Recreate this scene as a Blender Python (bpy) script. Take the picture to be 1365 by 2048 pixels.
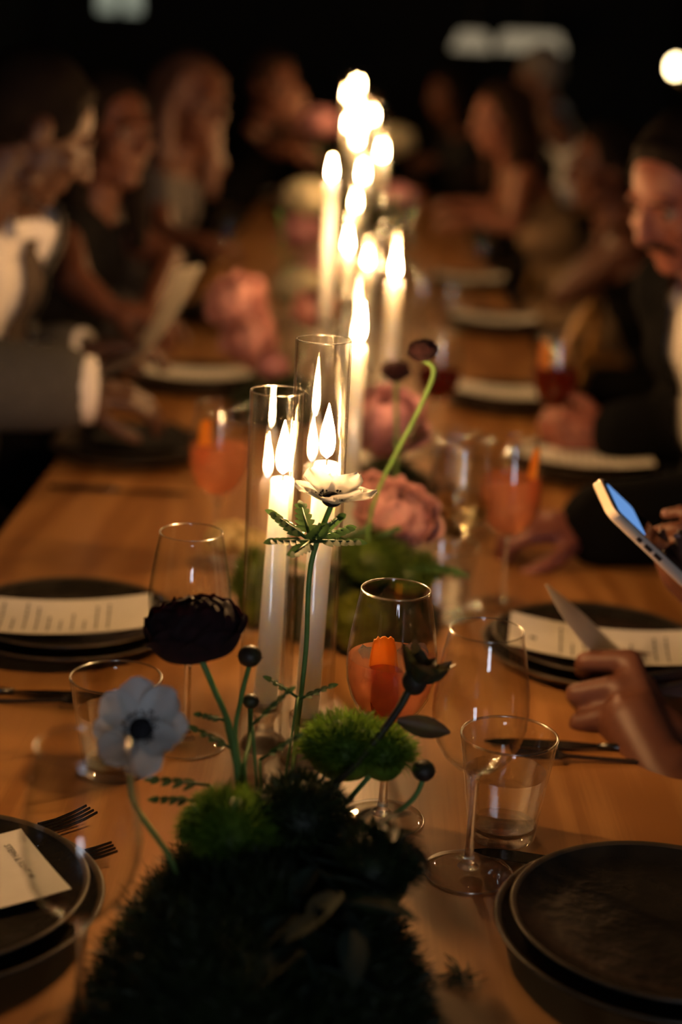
import bpy, math, random
from mathutils import Vector as V, Matrix, Quaternion
import numpy as np
random.seed(7); RNG = np.random.default_rng(11)
sc = bpy.context.scene
for o in list(bpy.data.objects): bpy.data.objects.remove(o)
col = sc.collection
PI = math.pi
# ------------------------------------------------------------------ camera
FPX = 3200.0; PITCH = math.radians(15.6); ROLL = math.radians(3.0); YAW = math.radians(.18)
CAM = V((0, 0, 1.41)); T = 0.75                      # table top height
FW = V((-math.sin(YAW)*math.cos(PITCH), math.cos(YAW)*math.cos(PITCH), -math.sin(PITCH)))
_r0 = V((math.cos(YAW), math.sin(YAW), 0)); _u0 = _r0.cross(FW)
RT = _r0*math.cos(ROLL) + _u0*math.sin(ROLL); UP = _u0*math.cos(ROLL) - _r0*math.sin(ROLL)
cd = bpy.data.cameras.new('camera'); cam = bpy.data.objects.new('camera', cd); col.objects.link(cam)
m = Matrix((RT, UP, -FW)).transposed().to_4x4(); m.translation = CAM; cam.matrix_world = m
cd.sensor_fit = 'VERTICAL'; cd.sensor_height = 36; cd.sensor_width = 24; cd.lens = FPX/2048*36
cd.clip_start = .05; cd.clip_end = 60
cd.dof.use_dof = True; cd.dof.focus_distance = 1.42; cd.dof.aperture_fstop = cd.lens/26.0
sc.camera = cam
# ------------------------------------------------------------------ world, exposure
w = bpy.data.worlds.new('night'); sc.world = w; w.use_nodes = True
w.node_tree.nodes['Background'].inputs[0].default_value = (.35, .5, .8, 1)
w.node_tree.nodes['Background'].inputs[1].default_value = .003
sc.view_settings.view_transform = 'Standard'; sc.view_settings.look = 'None'
sc.view_settings.gamma = 1; sc.view_settings.use_curve_mapping = False
sc.view_settings.exposure = 1.1
FLAME = 470.0        # radiance of the candle flames
DUSK = 5.6           # radiance of the dusk window behind the photographer
cy = sc.cycles
cy.max_bounces = 8; cy.transparent_max_bounces = 32; cy.transmission_bounces = 7; cy.glossy_bounces = 4; cy.diffuse_bounces = 2
cy.caustics_reflective = True; cy.caustics_refractive = False
cy.sample_clamp_indirect = 60.0; cy.use_light_tree = True; cy.use_adaptive_sampling = True; cy.adaptive_threshold = .025; cy.adaptive_min_samples = 20
# ------------------------------------------------------------------ picture geometry helpers: a point of the place on a plane
def ray(px, py): return FW + RT*((px-682.5)/FPX) - UP*((py-1024)/FPX)
def at(px, py, z=T):
    d = ray(px, py); return CAM + d*((z-CAM.z)/d.z)
def aty(px, py, Y):
    d = ray(px, py); return CAM + d*(Y/d.y)
def pyof(p):
    v = V(p)-CAM; return 1024-FPX*v.dot(UP)/v.dot(FW)
def hz(x, y, py):
    lo, hi = 0., 3.
    for _ in range(50):
        mm = (lo+hi)/2
        if pyof((x, y, mm)) > py: lo = mm
        else: hi = mm
    return lo
# ------------------------------------------------------------------ materials
def mat(name): 
    m_ = bpy.data.materials.new(name); m_.use_nodes = True
    return m_, m_.node_tree, m_.node_tree.nodes['Principled BSDF']
def P(name, c, rough=.5, metal=0., spec=.5, c2=None, scale=30., stretch=None, bump=0., bscale=None, sss=0., trans=0., ior=1.45, sheen=0., coat=0., det=4., srad=(1, .45, .2), sscale=.01):
    m_, nt, b = mat(name); L = nt.links
    b.inputs['Base Color'].default_value = (*c, 1); b.inputs['Roughness'].default_value = rough
    b.inputs['Metallic'].default_value = metal; b.inputs['Specular IOR Level'].default_value = spec
    b.inputs['IOR'].default_value = ior; b.inputs['Transmission Weight'].default_value = trans
    b.inputs['Sheen Weight'].default_value = sheen; b.inputs['Coat Weight'].default_value = coat
    if sss:
        b.inputs['Subsurface Weight'].default_value = sss
        b.inputs['Subsurface Radius'].default_value = srad; b.inputs['Subsurface Scale'].default_value = sscale
    if c2 is not None or bump:
        tc = nt.nodes.new('ShaderNodeTexCoord'); src = tc.outputs['Object']
        if stretch:
            mp = nt.nodes.new('ShaderNodeMapping'); mp.inputs['Scale'].default_value = stretch
            L.new(src, mp.inputs[0]); src = mp.outputs[0]
        if c2 is not None:
            n = nt.nodes.new('ShaderNodeTexNoise'); n.inputs['Scale'].default_value = scale; n.inputs['Detail'].default_value = det
            L.new(src, n.inputs['Vector'])
            r = nt.nodes.new('ShaderNodeValToRGB'); r.color_ramp.elements[0].position = .35; r.color_ramp.elements[1].position = .65
            r.color_ramp.elements[0].color = (*c, 1); r.color_ramp.elements[1].color = (*c2, 1)
            L.new(n.outputs['Fac'], r.inputs[0]); L.new(r.outputs[0], b.inputs['Base Color'])
        if bump:
            n2 = nt.nodes.new('ShaderNodeTexNoise'); n2.inputs['Scale'].default_value = bscale or scale; n2.inputs['Detail'].default_value = 6
            L.new(src, n2.inputs['Vector'])
            bp = nt.nodes.new('ShaderNodeBump'); bp.inputs['Strength'].default_value = bump; bp.inputs['Distance'].default_value = .002
            L.new(n2.outputs['Fac'], bp.inputs['Height']); L.new(bp.outputs[0], b.inputs['Normal'])
    return m_
def EM(name, c, s):
    m_ = bpy.data.materials.new(name); m_.use_nodes = True; nt = m_.node_tree; nt.nodes.clear()
    e = nt.nodes.new('ShaderNodeEmission'); e.inputs[0].default_value = (*c, 1); e.inputs[1].default_value = s
    o = nt.nodes.new('ShaderNodeOutputMaterial'); nt.links.new(e.outputs[0], o.inputs[0]); return m_
def THIN(name, tint=(.985, .99, .985), f0=.05, rough=.02):
    # thin-walled clear glass: straight-through light plus a Schlick reflection
    m_ = bpy.data.materials.new(name); m_.use_nodes = True; nt = m_.node_tree; nt.nodes.clear(); L = nt.links
    lw = nt.nodes.new('ShaderNodeLayerWeight'); lw.inputs[0].default_value = .5
    pw = nt.nodes.new('ShaderNodeMath'); pw.operation = 'POWER'; pw.inputs[1].default_value = 5; L.new(lw.outputs['Facing'], pw.inputs[0])
    ma = nt.nodes.new('ShaderNodeMath'); ma.operation = 'MULTIPLY_ADD'; ma.inputs[1].default_value = 1-f0; ma.inputs[2].default_value = f0
    L.new(pw.outputs[0], ma.inputs[0])
    t = nt.nodes.new('ShaderNodeBsdfTransparent'); t.inputs[0].default_value = (*tint, 1)
    g = nt.nodes.new('ShaderNodeBsdfGlossy'); g.inputs['Roughness'].default_value = rough
    mx = nt.nodes.new('ShaderNodeMixShader'); L.new(ma.outputs[0], mx.inputs[0]); L.new(t.outputs[0], mx.inputs[1]); L.new(g.outputs[0], mx.inputs[2])
    o = nt.nodes.new('ShaderNodeOutputMaterial'); L.new(mx.outputs[0], o.inputs[0]); return m_
def CLEAR(name, c=(1, 1, 1), ior=1.45, k=.5):
    # clear solid or liquid: part of the light goes straight on, part is refracted
    m_ = bpy.data.materials.new(name); m_.use_nodes = True; nt = m_.node_tree; nt.nodes.clear(); L = nt.links
    g = nt.nodes.new('ShaderNodeBsdfGlass'); g.inputs['Color'].default_value = (*c, 1); g.inputs['Roughness'].default_value = 0.; g.inputs['IOR'].default_value = ior
    t = nt.nodes.new('ShaderNodeBsdfTransparent'); t.inputs[0].default_value = (*c, 1)
    mx = nt.nodes.new('ShaderNodeMixShader'); mx.inputs[0].default_value = k; L.new(g.outputs[0], mx.inputs[1]); L.new(t.outputs[0], mx.inputs[2])
    o = nt.nodes.new('ShaderNodeOutputMaterial'); L.new(mx.outputs[0], o.inputs[0]); return m_
def DRINK(name, c, dif=.5, ior=1.33):
    # cloudy coloured drink: part clear refraction, part light scattered by juice
    m_ = bpy.data.materials.new(name); m_.use_nodes = True; nt = m_.node_tree; nt.nodes.clear(); L = nt.links
    g = nt.nodes.new('ShaderNodeBsdfGlass'); g.inputs['Color'].default_value = (*c, 1); g.inputs['Roughness'].default_value = .05; g.inputs['IOR'].default_value = ior
    t = nt.nodes.new('ShaderNodeBsdfTranslucent'); t.inputs[0].default_value = (*c, 1)
    d = nt.nodes.new('ShaderNodeBsdfDiffuse'); d.inputs[0].default_value = (*c, 1)
    m1 = nt.nodes.new('ShaderNodeMixShader'); m1.inputs[0].default_value = .2; L.new(t.outputs[0], m1.inputs[1]); L.new(d.outputs[0], m1.inputs[2])
    tr = nt.nodes.new('ShaderNodeBsdfTransparent'); tr.inputs[0].default_value = (*c, 1); m0 = nt.nodes.new('ShaderNodeMixShader'); m0.inputs[0].default_value = .55; L.new(g.outputs[0], m0.inputs[1]); L.new(tr.outputs[0], m0.inputs[2])
    m2 = nt.nodes.new('ShaderNodeMixShader'); m2.inputs[0].default_value = dif; L.new(m0.outputs[0], m2.inputs[1]); L.new(m1.outputs[0], m2.inputs[2])
    o = nt.nodes.new('ShaderNodeOutputMaterial'); L.new(m2.outputs[0], o.inputs[0]); return m_
def LEAFM(name, c, c2=None, tr=.35, rough=.5):
    m_, nt, b = mat(name); L = nt.links
    b.inputs['Roughness'].default_value = rough
    oi = nt.nodes.new('ShaderNodeTexCoord'); n = nt.nodes.new('ShaderNodeTexNoise'); n.inputs['Scale'].default_value = 60
    L.new(oi.outputs['Object'], n.inputs['Vector'])
    r = nt.nodes.new('ShaderNodeValToRGB'); r.color_ramp.elements[0].color = (*c, 1); r.color_ramp.elements[1].color = (*(c2 or c), 1)
    r.color_ramp.elements[0].position = .35; r.color_ramp.elements[1].position = .65
    L.new(n.outputs['Fac'], r.inputs[0]); L.new(r.outputs[0], b.inputs['Base Color'])
    t = nt.nodes.new('ShaderNodeBsdfTranslucent'); L.new(r.outputs[0], t.inputs[0])
    mx = nt.nodes.new('ShaderNodeMixShader'); mx.inputs[0].default_value = tr
    o = nt.nodes['Material Output']; L.new(b.outputs[0], mx.inputs[1]); L.new(t.outputs[0], mx.inputs[2]); L.new(mx.outputs[0], o.inputs[0])
    return m_
def WOOD(name, c1, c2, rough=.38, ring=14.):
    m_, nt, b = mat(name); L = nt.links
    tc = nt.nodes.new('ShaderNodeTexCoord')
    mp = nt.nodes.new('ShaderNodeMapping'); mp.inputs['Scale'].default_value = (1, .12, 1); L.new(tc.outputs['Object'], mp.inputs[0])
    n0 = nt.nodes.new('ShaderNodeTexNoise'); n0.inputs['Scale'].default_value = 3.2; n0.inputs['Detail'].default_value = 3; L.new(mp.outputs[0], n0.inputs['Vector'])
    mu = nt.nodes.new('ShaderNodeMath'); mu.operation = 'MULTIPLY'; mu.inputs[1].default_value = ring*6; L.new(n0.outputs['Fac'], mu.inputs[0])
    sn = nt.nodes.new('ShaderNodeMath'); sn.operation = 'SINE'; L.new(mu.outputs[0], sn.inputs[0])
    m2 = nt.nodes.new('ShaderNodeMapping'); m2.inputs['Scale'].default_value = (120, 3, 120); L.new(tc.outputs['Object'], m2.inputs[0])
    n1 = nt.nodes.new('ShaderNodeTexNoise'); n1.inputs['Scale'].default_value = 2.0; n1.inputs['Detail'].default_value = 5; L.new(m2.outputs[0], n1.inputs['Vector'])
    a = nt.nodes.new('ShaderNodeMath'); a.operation = 'MULTIPLY_ADD'; a.inputs[1].default_value = .38; L.new(sn.outputs[0], a.inputs[0]); L.new(n1.outputs['Fac'], a.inputs[2])
    r = nt.nodes.new('ShaderNodeValToRGB'); r.color_ramp.elements[0].position = .25; r.color_ramp.elements[1].position = .8
    r.color_ramp.elements[0].color = (*c2, 1); r.color_ramp.elements[1].color = (*c1, 1)
    L.new(a.outputs[0], r.inputs[0]); L.new(r.outputs[0], b.inputs['Base Color'])
    b.inputs['Roughness'].default_value = rough
    bp = nt.nodes.new('ShaderNodeBump'); bp.inputs['Strength'].default_value = .12; bp.inputs['Distance'].default_value = .001
    L.new(n1.outputs['Fac'], bp.inputs['Height']); L.new(bp.outputs[0], b.inputs['Normal'])
    return m_
def FLAMEM():
    # teardrop flame: blue-ish dim foot, bright yellow-white body
    m_ = bpy.data.materials.new('flame'); m_.use_nodes = True; nt = m_.node_tree; nt.nodes.clear(); L = nt.links
    tc = nt.nodes.new('ShaderNodeTexCoord'); sp = nt.nodes.new('ShaderNodeSeparateXYZ'); L.new(tc.outputs['Object'], sp.inputs[0])
    r = nt.nodes.new('ShaderNodeValToRGB'); mr = nt.nodes.new('ShaderNodeMapRange'); mr.inputs[1].default_value = 0; mr.inputs[2].default_value = .042
    L.new(sp.outputs['Z'], mr.inputs[0]); L.new(mr.outputs[0], r.inputs[0])
    e = r.color_ramp.elements; e[0].position = 0; e[0].color = (.03, .02, .03, 1); e[1].position = .22; e[1].color = (1, .56, .22, 1)
    x = r.color_ramp.elements.new(.10); x.color = (.10, .05, .03, 1); x = r.color_ramp.elements.new(1.0); x.color = (1, .48, .16, 1)
    em = nt.nodes.new('ShaderNodeEmission'); em.inputs[1].default_value = FLAME; L.new(r.outputs[0], em.inputs[0])
    o = nt.nodes.new('ShaderNodeOutputMaterial'); L.new(em.outputs[0], o.inputs[0]); return m_
M = dict(
 table=WOOD('pine_table', (.47, .22, .07), (.34, .14, .038)), chairwood=WOOD('bentwood', (.70, .38, .12), (.56, .28, .08), .4),
 wall=P('dark_plaster', (.016, .019, .016), .9, c2=(.022, .026, .021), scale=3), wallback=P('black_plaster', (.012, .013, .012), .9, c2=(.017, .017, .015), scale=3),
 floor=WOOD('dark_floor', (.05, .03, .018), (.03, .018, .01), .5), ceil=P('ceiling_paint', (.03, .03, .028), .9, c2=(.035, .034, .03), scale=4),
 base=P('dark_trim', (.02, .02, .018), .6, c2=(.025, .025, .02), scale=8),
 thin=THIN('clear_glass'), glass=CLEAR('solid_glass', (1, 1, 1), 1.48, .45), water=CLEAR('water', (1, 1, 1), 1.33, .6),
 wwine=CLEAR('white_wine', (1., .94, .76), 1.34, .4), rimglass=THIN('glass_rim', (.98, .98, .96), .30, .20), rwine=DRINK('red_drink', (.35, .008, .006), .25), spritz=DRINK('orange_drink', (1., .60, .40), .38),
 amber=DRINK('amber_drink', (.42, .07, .02), .35), ice=P('ice', (1, .96, .93), .12, trans=.9, ior=1.25), peel=LEAFM('orange_peel', (.90, .36, .03), (.95, .44, .05), .45),
 wax=P('ivory_wax', (.97, .90, .78), .45, c2=(.98, .92, .81), scale=20, sss=1., srad=(1, .85, .65), sscale=.05), wick=P('wick', (.02, .015, .01), .9, c2=(.03, .02, .01), scale=300), flame=FLAMEM(),
 plate=P('stoneware', (.018, .015, .012), .22, c2=(.034, .029, .022), scale=22, bump=.55, bscale=60), platerim=P('stoneware_rim', (.11, .075, .045), .35, c2=(.06, .045, .03), scale=40, bump=.3, bscale=90),
 paper=P('menu_paper', (.74, .70, .64), .8, c2=(.77, .73, .67), scale=60), sheetpaper=LEAFM('thin_paper', (.74, .72, .68), (.78, .75, .70), .55, .8), ink=P('black_ink', (.03, .03, .03), .8, c2=(.05, .05, .05), scale=90),
 steel=P('dark_steel', (.05, .048, .045), .25, metal=.9, c2=(.08, .075, .07), scale=40), linen=P('charcoal_linen', (.018, .016, .015), .95, spec=.1, c2=(.026, .024, .022), scale=300, bump=.4, bscale=900),
 moss=LEAFM('moss', (.016, .026, .008), (.032, .050, .014), .3), greenfuzz=LEAFM('green_bristle', (.13, .25, .02), (.24, .38, .04), .5), limefuzz=LEAFM('lime_bristle', (.15, .16, .012), (.22, .23, .025), .45), deepfuzz=LEAFM('deep_green_bristle', (.06, .11, .012), (.11, .16, .02), .4),
 stem=LEAFM('stem_green', (.15, .29, .07), (.20, .36, .09), .2), leaf=LEAFM('leaf_green', (.05, .11, .03), (.08, .16, .045), .35), leafblue=LEAFM('leaf_bluegreen', (.018, .034, .022), (.028, .046, .028), .1, .9),
 leafdark=LEAFM('leaf_bronze', (.05, .03, .02), (.06, .06, .02), .25),
 white=LEAFM('white_petal', (.80, .80, .78), (.85, .85, .82), .35, .6), darkred=LEAFM('burgundy_petal', (.014, .0015, .0025), (.026, .0016, .0032), .12, .9), magenta=LEAFM('crimson_petal', (.26, .006, .03), (.18, .004, .02), .6),
 pink=LEAFM('pink_petal', (.60, .28, .26), (.68, .38, .34), .35, .6), mauve=LEAFM('mauve_petal', (.46, .20, .24), (.52, .27, .28), .35, .6), cream=LEAFM('cream_petal', (.74, .56, .26), (.78, .64, .36), .35, .6), black=LEAFM('black_stamen', (.006, .005, .008), (.012, .010, .014), .05, .8),
 palegreen=LEAFM('pale_bloom', (.55, .52, .36), (.62, .56, .42), .3),
 skin=P('skin', (.25, .095, .062), .5, c2=(.28, .11, .07), scale=30, sss=.12), skin2=P('skin_tan', (.125, .044, .024), .5, c2=(.14, .052, .028), scale=30, sss=.1), skin3=P('skin_deep', (.085, .038, .022), .5, c2=(.10, .045, .027), scale=30, sss=.1),
 skinred=P('ruddy_skin', (.24, .078, .052), .5, c2=(.27, .09, .06), scale=30, sss=.1), nail=P('nail', (.42, .22, .17), .3, c2=(.44, .24, .19), scale=60), eye=P('eye', (.20, .16, .14), .6, c2=(.28, .24, .21), scale=50), iris=P('iris', (.02, .012, .008), .15, c2=(.03, .02, .01), scale=300),
 hairdark=P('dark_hair', (.008, .005, .004), .8, spec=.12, c2=(.013, .008, .006), scale=40, stretch=(6, 6, 1), bump=.6, bscale=60), hairbrown=P('brown_hair', (.03, .015, .009), .8, spec=.15, c2=(.03, .015, .009), scale=40, stretch=(6, 6, 1), bump=.6, bscale=60),
 hairblond=P('blond_hair', (.19, .085, .05), .5, c2=(.14, .06, .035), scale=40, stretch=(6, 6, 1), bump=.6, bscale=60), hairgrey=P('grey_hair', (.22, .20, .19), .6, c2=(.15, .14, .13), scale=40, stretch=(6, 6, 1), bump=.6, bscale=60),
 suit=P('black_suit', (.004, .004, .0045), .95, spec=.08, c2=(.006, .006, .0065), scale=200, bump=.3, bscale=700), shirt=P('white_shirt', (.74, .70, .70), .8, c2=(.77, .73, .73), scale=60, bump=.2, bscale=300), tweed=P('grey_tweed', (.06, .057, .054), .9, spec=.2, c2=(.10, .095, .09), scale=260, bump=.5, bscale=500),
 vest=P('brown_waistcoat', (.06, .04, .028), .9, c2=(.08, .055, .04), scale=220, bump=.4, bscale=500), blackdress=P('black_dress', (.004, .0035, .004), .9, spec=.1, c2=(.010, .009, .010), scale=120), greytop=P('grey_top', (.09, .078, .075), .8, c2=(.11, .095, .088), scale=90),
 mauvedress=P('mauve_dress', (.10, .075, .10), .7, c2=(.13, .10, .12), scale=60), beige=P('beige_top', (.40, .27, .16), .75, c2=(.44, .30, .19), scale=60), greyshirt=P('pale_grey_shirt', (.78, .79, .78), .8, c2=(.82, .83, .82), scale=60), trouser=P('dark_trousers', (.015, .015, .018), .9, c2=(.02, .02, .022), scale=150),
 gold=P('gold', (.8, .5, .2), .2, metal=1., c2=(.85, .55, .25), scale=60), phone=P('white_phone', (.75, .62, .50), .25, c2=(.77, .64, .52), scale=30, coat=.3), screenoff=P('black_phone_glass', (.005, .006, .008), .06, c2=(.006, .007, .009), scale=30), button=P('phone_button', (.03, .02, .018), .4, c2=(.035, .025, .02), scale=60),
 screen=EM('lit_screen', (.15, .33, .72), .42), dusk=EM('dusk_window', (.68, .76, .90), DUSK), farwin=EM('far_window', (.62, .66, .50), .19), shade=EM('lit_lampshade', (.95, .76, .48), .13), bulb=EM('bulb', (1, .72, .36), 12.0),
 brass=P('dark_brass', (.08, .05, .02), .4, metal=.9, c2=(.1, .065, .03), scale=60), frame=P('window_frame', (.02, .022, .02), .6, c2=(.026, .028, .026), scale=20),
)
# ------------------------------------------------------------------ mesh builder
class MB:
    def __init__(s): s.v = []; s.f = []
    def add(s, vs, fs):
        b = len(s.v); s.v.extend([tuple(x) for x in vs]); s.f.extend([tuple(i+b for i in q) for q in fs]); return s
    def box(s, c, d, rot=None):
        vs = [V((x*d[0]/2, y*d[1]/2, z*d[2]/2)) for x in (-1, 1) for y in (-1, 1) for z in (-1, 1)]
        if rot is not None: vs = [rot @ x for x in vs]
        vs = [x+V(c) for x in vs]
        return s.add(vs, [(0, 1, 3, 2), (4, 6, 7, 5), (0, 4, 5, 1), (2, 3, 7, 6), (0, 2, 6, 4), (1, 5, 7, 3)])
    def lathe(s, prof, n=40, o=(0, 0, 0), close=False):
        vs = []; fs = []; o = V(o); idx = []
        for (r, z) in prof:
            if r < 1e-6: idx.append([len(vs)]); vs.append(o+V((0, 0, z)))
            else:
                idx.append(list(range(len(vs), len(vs)+n)))
                vs += [o+V((r*math.cos(2*PI*k/n), r*math.sin(2*PI*k/n), z)) for k in range(n)]
        pr = list(zip(idx[:-1], idx[1:]))
        if close: pr.append((idx[-1], idx[0]))
        for a, b in pr:
            for k in range(n):
                k2 = (k+1) % n
                if len(a) == 1 and len(b) == 1: continue
                if len(a) == 1: fs.append((a[0], b[k2], b[k]))
                elif len(b) == 1: fs.append((a[k], a[k2], b[0]))
                else: fs.append((a[k], a[k2], b[k2], b[k]))
        return s.add(vs, fs)
    def tube(s, pts, rad, n=8, caps=True):
        pts = [V(p) for p in pts]; k = len(pts)
        if not hasattr(rad, '__len__'): rad = [rad]*k
        vs = []; fs = []; up = None
        for i, p in enumerate(pts):
            t = (pts[min(i+1, k-1)]-pts[max(i-1, 0)]).normalized()
            if up is None:
                up = V((0, 0, 1)) if abs(t.z) < .9 else V((1, 0, 0))
            a = (up - t*up.dot(t)).normalized(); b = t.cross(a); up = a
            for j in range(n):
                q = 2*PI*j/n; vs.append(p + (a*math.cos(q)+b*math.sin(q))*rad[i])
        for i in range(k-1):
            for j in range(n):
                j2 = (j+1) % n; fs.append((i*n+j, i*n+j2, (i+1)*n+j2, (i+1)*n+j))
        if caps: fs.append(tuple(range(n-1, -1, -1))); fs.append(tuple((k-1)*n+j for j in range(n)))
        return s.add(vs, fs)
    def ell(s, c, r, R=None, n=16, mth=10):
        vs = []; fs = []; c = V(c)
        if not hasattr(r, '__len__'): r = (r, r, r)
        for i in range(mth+1):
            th = PI*i/mth
            ring = 1 if i in (0, mth) else n
            for j in range(ring):
                ph = 2*PI*j/n
                q = V((r[0]*math.sin(th)*math.cos(ph), r[1]*math.sin(th)*math.sin(ph), r[2]*math.cos(th)))
                vs.append(c + (R @ q if R is not None else q))
        def id_(i, j): return 0 if i == 0 else (1+(mth-1)*n if i == mth else 1+(i-1)*n+j % n)
        for i in range(mth):
            for j in range(n):
                if i == 0: fs.append((0, id_(1, j), id_(1, j+1)))
                elif i == mth-1: fs.append((id_(i, j), id_(mth, 0), id_(i, j+1)))
                else: fs.append((id_(i, j), id_(i+1, j), id_(i+1, j+1), id_(i, j+1)))
        return s.add(vs, fs)
    def cap(s, a, b, ra, rb, n=12):
        a = V(a); b = V(b); d = (b-a); L = d.length
        if L < 1e-5: return s.ell(a, max(ra, rb))
        t = d/L; pts = []; rr = []
        for k in range(5):
            q = PI/2*(1-k/4.5); pts.append(a - t*ra*math.sin(q)); rr.append(max(ra*math.cos(q), ra*.12))
        pts.append(a); rr.append(ra); pts.append(b); rr.append(rb)
        for k in range(1, 6):
            q = PI/2*(k-.5)/4.5; q = min(q, PI/2); pts.append(b + t*rb*math.sin(q)); rr.append(max(rb*math.cos(q), rb*.12))
        return s.tube(pts, rr, n)
    def chain(s, pts, rr, n=12):
        for i in range(len(pts)-1): s.cap(pts[i], pts[i+1], rr[i], rr[i+1], n)
        return s
    def grid(s, fn, nu, nv):
        vs = [fn(i/nu, j/nv) for i in range(nu+1) for j in range(nv+1)]
        return s.add(vs, [(i*(nv+1)+j, (i+1)*(nv+1)+j, (i+1)*(nv+1)+j+1, i*(nv+1)+j+1) for i in range(nu) for j in range(nv)])
    def mesh(s, name, smooth=True, sharp=None, thick=0.):
        me = bpy.data.meshes.new(name); me.from_pydata(s.v, [], s.f); me.update()
        if smooth:
            me.shade_smooth()
            if sharp: me.set_sharp_from_angle(angle=math.radians(sharp))
        return me
    def build(s, name, mt, parent=None, smooth=True, sharp=None):
        return link(name, s.mesh(name, smooth, sharp), mt, parent)
def link(name, me, mt, parent=None, loc=None):
    if mt is not None and not me.materials: me.materials.append(M[mt])
    o = bpy.data.objects.new(name, me); col.objects.link(o)
    if parent is not None: o.parent = parent
    if loc is not None: o.location = loc
    return o
def tag(o, label=None, cat=None, group=None, kind=None):
    if label: o['label'] = label
    if cat: o['category'] = cat
    if group: o['group'] = group
    if kind: o['kind'] = kind
    return o
def thing(name, label, cat, loc=(0, 0, 0), rz=0., group=None):
    o = bpy.data.objects.new(name, None); col.objects.link(o); o.location = loc; o.rotation_euler = (0, 0, rz); o.empty_display_size = .05
    return tag(o, label, cat, group)
def struct(o): o['kind'] = 'structure'; return o
def remesh(mb, voxel, smooth=6):
    me = mb.mesh('tmp'); o = bpy.data.objects.new('tmp', me); col.objects.link(o)
    r = o.modifiers.new('r', 'REMESH'); r.mode = 'VOXEL'; r.voxel_size = voxel; r.use_smooth_shade = True
    if smooth:
        q = o.modifiers.new('s', 'SMOOTH'); q.factor = .5; q.iterations = smooth
    dg = bpy.context.evaluated_depsgraph_get(); ev = o.evaluated_get(dg); out = bpy.data.meshes.new_from_object(ev)
    bpy.data.objects.remove(o); bpy.data.meshes.remove(me); out.shade_smooth(); return out
def spline(pts, n=8):
    pts = [V(p) for p in pts]; out = []; k = len(pts)
    for i in range(k-1):
        p0 = pts[max(i-1, 0)]; p1 = pts[i]; p2 = pts[i+1]; p3 = pts[min(i+2, k-1)]
        for j in range(n):
            t = j/n
            out.append(.5*((2*p1)+(p2-p0)*t+(2*p0-5*p1+4*p2-p3)*t*t+(3*p1-p0-3*p2+p3)*t**3))
    out.append(pts[-1]); return out
def frame_mat(z, x=None):
    z = V(z).normalized(); x = V(x) if x is not None else (V((1, 0, 0)) if abs(z.x) < .9 else V((0, 1, 0)))
    x = (x - z*x.dot(z)).normalized(); y = z.cross(x); return Matrix((x, y, z)).transposed()
# ------------------------------------------------------------------ room
TX0, TX1, TY0, TY1 = -.49, .455, .78, 8.6
X0, X1, Y0, Y1, ZC = -2.3, 2.1, -4.2, 11.6, 2.9
def slab(name, c, d, mt): return struct(MB().box(c, d).build(name, mt, smooth=False))
slab('floor', ((X0+X1)/2, (Y0+Y1)/2, -.05), (X1-X0, Y1-Y0, .1), 'floor')
slab('ceiling', ((X0+X1)/2, (Y0+Y1)/2, ZC+.05), (X1-X0, Y1-Y0, .1), 'ceil')
slab('wall_left', (X0-.06, (Y0+Y1)/2, ZC/2), (.12, Y1-Y0, ZC), 'wall')
slab('wall_right', (X1+.06, (Y0+Y1)/2, ZC/2), (.12, Y1-Y0, ZC), 'wall')
def wall_hole(name, y, x0, x1, z0, z1, mt):
    b = MB(); t = .12
    b.box(((X0+x0)/2, y, ZC/2), (x0-X0, t, ZC)); b.box(((X1+x1)/2, y, ZC/2), (X1-x1, t, ZC))
    b.box(((x0+x1)/2, y, z0/2), (x1-x0, t, z0)); b.box(((x0+x1)/2, y, (ZC+z1)/2), (x1-x0, t, ZC-z1))
    return struct(b.build(name, mt, smooth=False))
def window(name, y, x0, x1, z0, z1, mt, s, nx=2, nz=2):
    f = MB(); w_ = .04
    f.box(((x0+x1)/2, y, z0+w_/2), (x1-x0, .06, w_)); f.box(((x0+x1)/2, y, z1-w_/2), (x1-x0, .06, w_))
    f.box((x0+w_/2, y, (z0+z1)/2), (w_, .06, z1-z0)); f.box((x1-w_/2, y, (z0+z1)/2), (w_, .06, z1-z0))
    fo = struct(f.build(name, 'frame', smooth=False))
    dx = (x1-x0)/nx; dz = (z1-z0)/nz
    for i in range(nx):
        for j in range(nz):
            MB().box((x0+dx*(i+.5), y-.02*s, z0+dz*(j+.5)), (dx-.05, .008, dz-.05)).build('pane', mt, fo, smooth=False)
    for i in range(1, nx): MB().box((x0+dx*i, y, (z0+z1)/2), (.035, .045, z1-z0-.08)).build('mullion', 'frame', fo, smooth=False)
    for j in range(1, nz): MB().box(((x0+x1)/2, y, z0+dz*j), (x1-x0-.08, .04, .035)).build('transom', 'frame', fo, smooth=False)
    return fo
wall_hole('wall_front', Y0-.06, .42, 1.30, .80, 2.55, 'wall'); window('window_1', Y0-.06, .42, 1.30, .80, 2.55, 'dusk', 1, 2, 2)
a = aty(182, 34, Y1); b_ = aty(292, 34, Y1)
wall_hole('wall_back', Y1+.06, a.x, b_.x, a.z, a.z+.55, 'wallback'); window('window_2', Y1+.06, a.x, b_.x, a.z, a.z+.55, 'farwin', -1, 2, 1)
for n_, c_, d_ in (('baseboard_left', (X0+.011, (Y0+Y1)/2, .07), (.02, Y1-Y0, .14)), ('baseboard_right', (X1-.011, (Y0+Y1)/2, .07), (.02, Y1-Y0, .14)), ('baseboard_back', ((X0+X1)/2, Y1-.011, .07), (X1-X0-.05, .02, .14))): slab(n_, c_, d_, 'base')
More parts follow.
